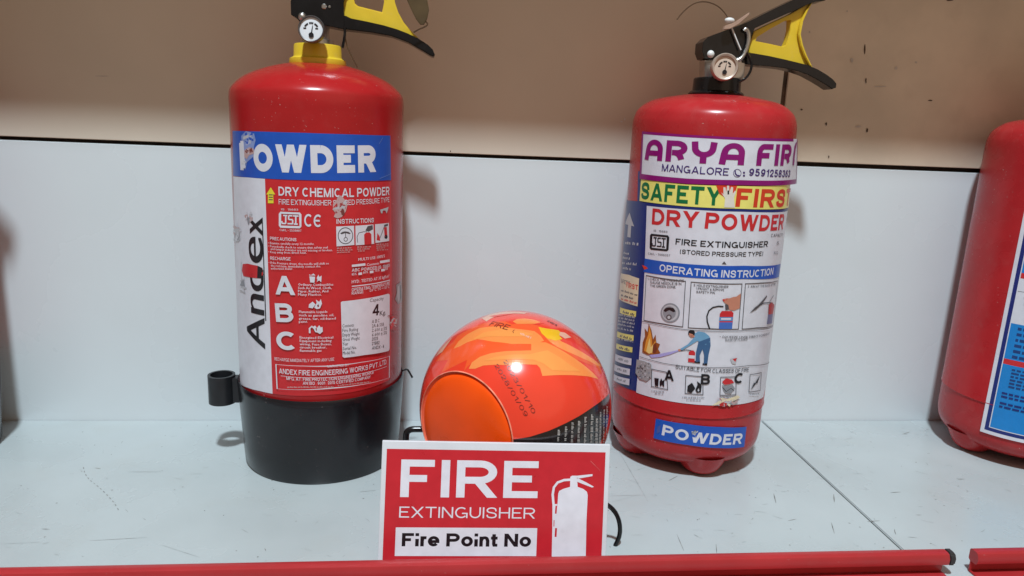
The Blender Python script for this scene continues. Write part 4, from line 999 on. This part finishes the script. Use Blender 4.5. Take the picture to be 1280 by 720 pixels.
    u1, v1 = S.inv(987.6, 206.6)
    a.uvpoly([(u1 + q, v1 + z) for q, z in ((.0012, 0), (.0050, 0), (.0050, .0045), (.0042, .0052), (.0042, .0140), (.0050, .0150), (.0050, .0195), (.0022, .0185), (.0004, .0155), (0, .010), (.0004, .004))], PURPLE)
    ux = max(uv[3][0], uv[4][0]); a.uvpoly([(uv[4][0] - .0012, uv[4][1]), (uv[4][0], uv[4][1]), (uv[3][0], uv[3][1]), (uv[3][0] - .0012, uv[3][1])], PURPLE)
    a.text('MANGALORE', (828, 213.8), (910, 219.5), 9.2, VIOLET, 0.018, 3)
    a.ell((921, 216.3), 5, 5.2, VIOLET, 0.88); a.path([(918.5, 213), (918.5, 216.5), (920.5, 219), (924, 219.6)], VIOLET, .0010)
    a.poly([(928, 214.5), (930.4, 214.6), (930.4, 216.8), (928, 216.7)], VIOLET); a.poly([(928, 218.2), (930.4, 218.3), (930.4, 220.5), (928, 220.4)], VIOLET); a.text('9591258363', (935, 219.6), (985, 221.3), 9.2, VIOLET, 0.02, 3)
    ue = S.inv(989, 200)[0]
    a.build('dealer_sticker', t, lift=lambda u, v: max(0, u - ue + 0.012) ** 2 * 4.0)
    # name sticker near the foot
    a = Art(S)
    a.poly([(820, 523), (860, 530), (900, 533.5), (933, 533.2), (930, 558.5), (900, 560), (860, 556), (817, 547.5)], BLUE)
    a.text('POWDER', (827, 543.4), (926.5, 554.3), 13.6, WHITE, 0.03, 4)
    a.tear((868.5, 541), 4.5, 4.5, [LGREY, DGREY, BLUE, GREYI], 33, 12)
    a.poly([(822, 533), (826, 531), (825, 540), (821, 542)], ink('rubbed blue', (70, 90, 160)))
    a.build('name_sticker', t)

def labels_e3(t):
    S = CylSurf(X3 + 0.001, CY, RB)
    a = Art(S)
    p = [S.inv(1225.8, 539), S.inv(1279, 262)]
    u0 = (p[0][0] + p[1][0]) / 2; zb = p[0][1]; zt = S.inv(1280, 225)[1]
    W = 0.105
    def rect(u, v, u2, v2, m): a.uvpoly([(u, v), (u2, v), (u2, v2), (u, v2)], m)
    k = 0.0034
    rect(u0, zb, u0 + W, zt, WHITE); rect(u0 + k, zb + k, u0 + W - k, zt - k, NAVY); rect(u0 + 2 * k, zb + 2 * k, u0 + W - 2 * k, zt - 2 * k, WHITE)
    uL = u0 + 2.25 * k; uR = u0 + W - 2.25 * k
    def zz(px, py): return S.inv(px, py)[1]
    z1, z2, z3, z4, z5, z6 = zz(1276, 338), zz(1275, 345), zz(1265, 402), zz(1258, 447), zz(1256, 453.5), zb + 2.25 * k
    rect(uL, z1, uR, zt - 2.25 * k, SKYB); rect(uL, z2, uR, z1, LRED)
    rect(uL, z4, uR, z3, SKYB); rect(uL, z5, uR, z4, LRED); rect(uL, z6, uR, z5, SKYB)
    rect(uL, zz(1274, 362), uR, zz(1274, 362) + .0004, DGREY)
    a.tier = 1
    DB = ink('deep navy print', (24, 60, 120))
    r = random.Random(3)
    def marks(za, zb_, n, ua, ub, m):
        dz = (za - zb_) / n
        for i in range(n):
            u = ua
            while u < ub - 0.003:
                l = r.uniform(0.002, 0.006); rect(u, za - (i + 0.85) * dz, min(u + l, ub), za - (i + 0.35) * dz, m); u += l + 0.0012
    marks(z3 - .001, z4 + .001, 6, uL + .006, uR - .02, DB); marks(z5 - .002, z5 - .022, 6, uL + .008, uR - .03, DB); marks(z5 - .026, z5 - .033, 2, uL + .004, uR - .03, NAVY); marks(z5 - .036, z5 - .043, 2, uL + .004, uR - .03, NAVY)
    marks(zz(1276, 349), zz(1275, 358), 2, uL + .006, uR - .02, BLACKI)
    for i in range(3):
        ua = uL + 0.006 + i * 0.03; zm = (z2 + z3) / 2 - .006
        rect(ua + .004, zm - .012, ua + .012, zm + .006, LRED); rect(ua + .006, zm + .006, ua + .010, zm + .010, BLACKI); rect(ua + .001, zm + .004, ua + .006, zm + .006, BLACKI); rect(ua, zm + .010, ua + .008, zm + .0115, BLACKI)
    a.build('instruction_label', t)

def copy_tree(o, parent=None):
    c = o.copy(); COL.objects.link(c); c.parent = parent
    for ch in list(o.children): copy_tree(ch, c)
    return c
e1 = make_e1()
e2, _ = make_e2()
e3 = copy_tree(e2)
e3.location = (X3, CY, 0); e3.rotation_euler = (0, 0.010, 0); e3.scale = (1, 1, 0.986); e3['label'] = 'red fire extinguisher with a white bordered blue label, cut off at the right'
labels_e2(e2)
labels_e3(e3)
e0 = copy_tree(e1)
e0.location = (X0, CY, 0); e0.rotation_euler = (0, 0, math.radians(-20)); e0['label'] = 'fire extinguisher just past the left edge, casting a shadow on the wall'

# ------------------------------------------------------------------ fire ball
BC = (0.06724, 0.55891, 0.07775); BR = 0.07775
BRED = mat('glossy ball red', (0.84, 0.050, 0.022), 0.16, mottle=0.06, scale=25, coat=0.6, rvar=0.05)
BORA = mat('glossy ball orange', (0.92, 0.275, 0.070), 0.16, mottle=0.10, scale=14, coat=0.6, rvar=0.05)
BOR2 = mat('glossy ball deep orange', (0.88, 0.105, 0.026), 0.16, mottle=0.04, scale=25, coat=0.6, rvar=0.05)
BAMB = mat('glossy ball amber', (0.94, 0.33, 0.080), 0.16, mottle=0.12, scale=16, coat=0.6, rvar=0.05)
BPAL = mat('glossy ball pale', (0.80, 0.42, 0.30), 0.16, coat=0.6)
BYEL = mat('glossy ball yellow', (0.85, 0.47, 0.02), 0.16, coat=0.6)
BBLK = mat('glossy ball black', (0.014, 0.010, 0.010), 0.18, coat=0.6)
BPRT = mat('ball print', (0.20, 0.022, 0.016), 0.3)
BWHT = mat('ball small print', (0.45, 0.42, 0.40), 0.3)
CAPM = mat('orange cap', (0.98, 0.090, 0.005), 0.30, mottle=0.08, scale=30, spec=0.25)
RIMM = mat('clear rim', (0.85, 0.26, 0.17), 0.22, mottle=0.3, scale=150)
S = BallSurf(BC, BR)
ball = thing('fire_extinguishing_ball', BC, 'glossy orange and red ball with flame print and a black band, between the two extinguishers', 'fire ball')
def sph3(px, py):
    u, v = S.inv(px, py); return np.array(S.map(u, v, 0)) / BR
# sphere cut by the cap plane
n3 = [sph3(527.5, 503), sph3(566, 463.5), sph3(641.5, 549)]
axis = np.cross(n3[1] - n3[0], n3[2] - n3[0]); axis /= np.linalg.norm(axis)
if axis @ n3[1] < 0: axis = -axis
cc = float(axis @ n3[1]); ca = math.acos(cc)
Q = Vector((0, 0, 1)).rotation_difference(Vector(axis)).to_matrix().to_4x4()
prof = [(BR * math.sin(a), BR * math.cos(a)) for a in [ca + (PI - ca) * i / 72 for i in range(73)]]
prof[-1] = (0, -BR)
bm = lathe(prof, 128); bmesh.ops.transform(bm, matrix=Q, verts=bm.verts)
shell = obj('shell', bm, BRED, ball)
rc = BR * math.sin(ca); zc = BR * cc
rise = BR - zc
rd = rc * 0.945
bm = lathe([(rd, zc - 0.0014)] + [(rd * math.cos(q), zc - 0.0014 + 0.0070 * math.sin(q)) for q in [PI / 2 * i / 14 for i in range(1, 14)]] + [(0, zc + 0.0056)], 96)
bmesh.ops.transform(bm, matrix=Q, verts=bm.verts); obj('end_cap', bm, CAPM, ball)
bm = lathe([(rc * 0.974, zc + 0.0002), (rc * 0.966, zc - 0.0008), (rc * 0.952, zc - 0.0014), (rc * 0.93, zc - 0.0020)], 96)
bmesh.ops.transform(bm, matrix=Q, verts=bm.verts); obj('cap_collar', bm, mat('pale orange collar', (0.90, 0.17, 0.085), 0.2, mottle=0.15, scale=120, coat=0.5), ball)
bm = lathe([(rc * 0.974, zc - 0.004), (rc * 0.978, zc + 0.0001), (rc * 0.988, zc + 0.0007), (rc * 1.000, zc + 0.0003), (rc * 1.005, zc - 0.0010), (rc * 1.0, zc - 0.004)], 128)
bmesh.ops.transform(bm, matrix=Q, verts=bm.verts); obj('rim', bm, RIMM, ball)
a = Art(S, base=0.00004, dl=0.000011); a.cap = 22
# black band at lower right
a.poly([(640, 549.5), (662, 546), (686, 538.5), (706, 529.5), (724, 520), (742, 508), (757, 496.5), (761.5, 491), (762.5, 500), (762, 515), (758, 535), (752, 550), (744, 566), (730, 585), (700, 605), (670, 612), (650, 600), (644, 575)], BBLK)
# flames, and one pale reflection painted in with them
def flame(px, m): a.poly([tuple(p) for p in curve_pts(px, 3)] if len(px) > 60 else px, m)
flame([(545, 452), (556, 436), (566, 428), (572, 420), (590, 410), (605, 404), (620, 402), (640, 402), (660, 404), (676, 408), (684, 420), (690, 428), (700, 432), (715, 437), (735, 448), (753, 459), (750, 461), (735, 455), (715, 448), (700, 440), (689, 432.5), (673, 429), (664, 424), (664, 438), (650, 438.5), (630, 440), (612, 443), (596, 449), (585, 458), (580, 464), (584, 450), (560, 462), (552, 466), (560, 450)], BOR2)
flame([(567, 436), (573, 427), (584, 418), (600, 410), (620, 408), (645, 411), (668, 414), (676, 420), (680, 426), (672, 429), (663, 430), (640, 430), (615, 427), (597, 424), (584, 428), (575, 433)], BORA)
flame([(586, 461), (590, 453), (600, 446), (614, 441.5), (632, 439), (650, 438.5), (664, 438), (664, 428), (682, 428), (695, 434), (712, 444), (728, 455), (742, 467), (748, 474), (735, 470.5), (715, 469), (695, 469), (678, 470), (675, 460), (671, 456), (655, 455.5), (636, 456.5), (618, 456), (604, 457), (594, 461)], BORA)
flame([(676, 412), (684, 413), (694, 420), (702, 427), (720, 436), (738, 447), (753, 459.5), (746, 457), (728, 448), (710, 440), (697, 434), (688, 428), (682, 422)], BORA)
flame([(602, 398), (612, 393), (628, 390), (645, 389.8), (660, 391), (655, 392.5), (640, 392), (628, 394), (616, 397), (608, 402)], BPAL)
flame([(632, 402), (634, 398), (642, 395.5), (655, 395), (668, 396.5), (678, 400), (680, 404), (672, 406), (660, 404), (648, 404), (640, 405.5)], BRED)
flame([(641, 402), (646, 399), (656, 398.3), (668, 400), (676, 403), (668, 405), (655, 405), (646, 405)], BORA)
flame([(673, 409), (684, 411), (698, 413), (703, 418), (699, 420), (703, 424), (694, 426), (684, 423), (677, 417)], BYEL)
flame([(700, 415), (706, 416), (714, 422), (706, 423.5), (699, 419)], BPAL)
flame([(545, 446), (551, 436), (560, 427), (566, 422), (560, 430), (553, 440)], BPAL)  # pale reflection on the ball's upper left, painted as colour
flame([(590, 425), (604, 416), (625, 412), (650, 414), (668, 418), (655, 421), (630, 421), (610, 421)], BAMB)
flame([(604, 451), (620, 446), (640, 443.5), (662, 443), (684, 438), (700, 447), (712, 456), (725, 464), (708, 464), (690, 463), (680, 455), (668, 450), (645, 449), (622, 450)], BAMB)
flame([(612, 395.5), (628, 392.8), (642, 392.3), (630, 394.5), (618, 396.5)], BRED)
# print
a.text('FIRE', (611, 407), (634, 413), 6.5, BPRT, wt=.13)
a.path([(643, 412.5), (641, 414.5), (642, 416.5)], BPRT, .0006); a.scrib((650, 418), (663, 424), 3, BPAL, 3)
a.scrib((684, 402), (696, 408), 2.5, BPRT, 5)
def dots(txt, p0, p1, h):
    a.text(txt, p0, p1, h, BPRT, wt=.085)
dots('2023/01/10', (629, 452), (665.5, 517.5), 5.2); dots('2028/01/09', (618, 457), (656, 521), 5.2)
for i, (x, y0, y1) in enumerate([(697, 537, 553), (706, 533, 553), (714, 528, 553), (722, 526, 556), (730, 521, 556), (738, 518, 556), (744, 523, 556), (749, 515, 556), (753.5, 512, 556), (757, 508, 550)]):
    a.scrib((x, y0), (x - 1, y1), 3.2 if i < 7 else 2.0, BWHT, i + 70)
a.build('flame_print', ball)

# ------------------------------------------------------------------ wire stand under the ball
st = thing('ball_stand', (BC[0], BC[1], 0), 'black wire stand with rounded loop ends holding the orange ball', 'stand')
def P3w(pts, y): return [(h[0] - BC[0], y - BC[1], h[2]) for h in (hit(px, py, 1, y) for px, py in pts)]
ring = [(0.052 * math.cos(2 * PI * k / 32), 0.052 * math.sin(2 * PI * k / 32), 0.0022) for k in range(33)]
obj('base_ring', tube(ring, 0.002, 8, sm=0), BLACKG, st)
pl = P3w([(529, 536.5), (522, 536.5), (513.5, 537), (508.5, 540.5), (507.5, 547), (507, 560)], 0.560)
pl = pl + [(pl[-1][0] + 0.0006, pl[-1][1], 0.012), (pl[-1][0] + 0.006, pl[-1][1], 0.0026), (-0.052, 0, 0.0024)]
obj('side_bracket', tube(pl, 0.0026, 10), BLACKG, st)
pr = P3w([(752, 628), (763, 634), (770.5, 643), (774.5, 655), (774.5, 668), (770, 680), (763, 690)], 0.478)
pr = [(0.045, -0.028, 0.0024), (0.046, -0.062, 0.028)] + pr
pr = pr + [(pr[-1][0] - 0.012, pr[-1][1] + 0.002, 0.0022), (0.02, -0.050, 0.0024)]
obj('front_loop', tube(pr, 0.0017, 10), BLACKG, st)

# ------------------------------------------------------------------ sign leaning on the ball
TILT = 0.216
nrm = np.array([0, -math.cos(TILT), math.sin(TILT)])
o0 = np.array([0, 0.4575, 0.0])
def on_sign(px, py):
    d = ray(px, py); t = ((o0 - CAM) @ nrm) / (d @ nrm); return CAM + d * t
TL, TRp = on_sign(478, 551), on_sign(763, 556)
e = (TRp - TL); SW = np.linalg.norm(e); e /= SW; f = np.cross(nrm, e)
SH_ = 0.0
BRz = TRp[2]; SH_ = BRz / f[2]                       # lower right corner just touches the shelf
base = TL - f * SH_
sign = thing('fire_point_sign', tuple(base), 'red and white FIRE EXTINGUISHER sign board leaning against the orange ball', 'sign')
SS = PlaneSurf(base, e, f)
def R2(u0, v0, u1, v1): return [(u0, v0), (u1, v0), (u1, v1), (u0, v1)]
bm = bmesh.new(); box(bm, 0, SW, 0, SH_, -0.003, 0)
bevelled(bm, 0.0003, 1)
Mx = Matrix([[e[0], f[0], nrm[0], 0], [e[1], f[1], nrm[1], 0], [e[2], f[2], nrm[2], 0], [0, 0, 0, 1]])
bmesh.ops.transform(bm, matrix=Mx, verts=bm.verts)
obj('board', bm, mat('white foam board', (0.72, 0.73, 0.78), 0.4, mottle=0.03), sign, smooth=False)
a = Art(SS, base=0.00006, dl=0.00004)
SRED = ink('sign red', (206, 40, 52), 0.95, 0.3); SWH = ink('sign white', (228, 226, 236), 1.0, 0.3)
i0 = SS.inv(483.6, 561); i1 = SS.inv(756, 565.3)
mx_ = i0[0]; 
a.uvpoly(R2(i0[0], 0.0012, SW - i0[0], (i0[1] + i1[1]) / 2), SRED)
a.text('FIRE', (500, 621.2), (671.7, 622.6), 46.5, SWH, wt=.185)
a.text('EXTINGUISHER', (498.8, 646.8), (668.5, 648.2), 13.6, SWH, wt=.11)
pA, pB = SS.inv(494.8, 658.8), SS.inv(671.5, 660.3)
a.uvpoly(R2(pA[0], 0.004, pB[0], (pA[1] + pB[1]) / 2), SWH)
a.text('Fire Point No', (502, 682.7), (663.5, 683.4), 16.4, BLACKI, wt=.225, tr=.09)
# pictogram
a.poly([(697.7, 617), (699, 613.5), (704, 611), (712.5, 608.5), (712.8, 596), (715, 594.5), (721, 594.5), (722, 608.5), (729, 611), (733.5, 614.5), (734.6, 619), (733, 650), (732, 700), (693.5, 700), (695.5, 650)], SWH)
a.poly([(717, 595), (740.5, 592.5), (740.5, 595), (723.5, 598)], SWH); a.poly([(722, 597.5), (733, 603), (742.3, 608.3), (740, 609.3), (730, 605.5), (720, 601.5)], SWH)
a.path([(713, 599.5), (705, 600), (697, 603), (692.3, 609), (690.8, 618), (691.8, 630)], SWH, .0017)
a.poly([(690.5, 630), (696.6, 630), (696, 650), (695, 700), (689.5, 700), (690.3, 660)], SWH)
a.line((695.3, 632), (694.6, 642), SRED, .0012); a.line((695, 660), (694.4, 671), SRED, .0014); a.line((692.5, 650), (692.3, 658), SRED, .0006)
a.poly([(484, 561.5), (500, 562), (504, 567), (492, 570), (486, 576)], ink('sign rubbed', (198, 90, 96), 0.9)) if False else None
a.line((738, 576), (744, 582), ink('sign scratch', (220, 110, 110)), .0004); a.line((744, 582), (750, 588), ink('sign scratch', (220, 110, 110)), .0002)
a.build('print', sign)

# ------------------------------------------------------------------ red steel rails along the shelf front
def rail(xl, xr, label, capend):
    t = thing('red_rail', (xl, 0.430, 0), label, 'shelf rail', 'red steel rails along the shelf front')
    L = xr - xl
    # C section: rolled top, set-back web, flange on the shelf
    yb = 0.0085
    roll = [(yb - 0.0005, 0.0175), (yb, 0.0165), (yb, 0.0100), (yb - 0.0015, 0.0088), (0.0015, 0.0088), (0.0, 0.0100), (-0.0004, 0.0140), (0.0010, 0.0172), (0.0030, 0.0180), (yb - 0.0015, 0.0180)]
    def sweep(sec, x0, x1):
        bm = bmesh.new(); A = [bm.verts.new((x0, y, z)) for y, z in sec]; B = [bm.verts.new((x1, y, z)) for y, z in sec]
        n = len(sec)
        for i in range(n): bm.faces.new((A[i], A[(i + 1) % n], B[(i + 1) % n], B[i]))
        bm.faces.new(A[::-1]); bm.faces.new(B)
        bmesh.ops.recalc_face_normals(bm, faces=bm.faces); return bm
    obj('top_roll', sweep(roll, 0, L - 0.0040 if capend else L), RAILRED, t)
    wx = (0.0, L - 0.004) if capend else (0.0, L)
    obj('web', bevelled(box(bmesh.new(), wx[0], wx[1], 0.0055, 0.0070, 0.0016, 0.0092), 0.0003), RAILRED, t)
    obj('flange', bevelled(box(bmesh.new(), wx[0], wx[1], -0.022, 0.0070, 0.0003, 0.0014), 0.0003), RAILRED, t)
    if capend:
        sec = [(y + (y - 0.004) * 0.05, z + (z - 0.0134) * 0.06) for y, z in roll]
        obj('end_cap', bevelled(sweep(sec, L - 0.0040, L + 0.0012), 0.0012, 2), DARKCAP, t)
    return t
xr = hit(1193.5, 694, 1, 0.431); xl2 = hit(1221, 699, 1, 0.431)
rail(-0.9, float(xr[0]), 'long red steel rail along the shelf front with a dark rounded end', True)
rail(float(xl2[0]), 1.2, 'short length of red steel rail at the right bottom corner of the photo', False)
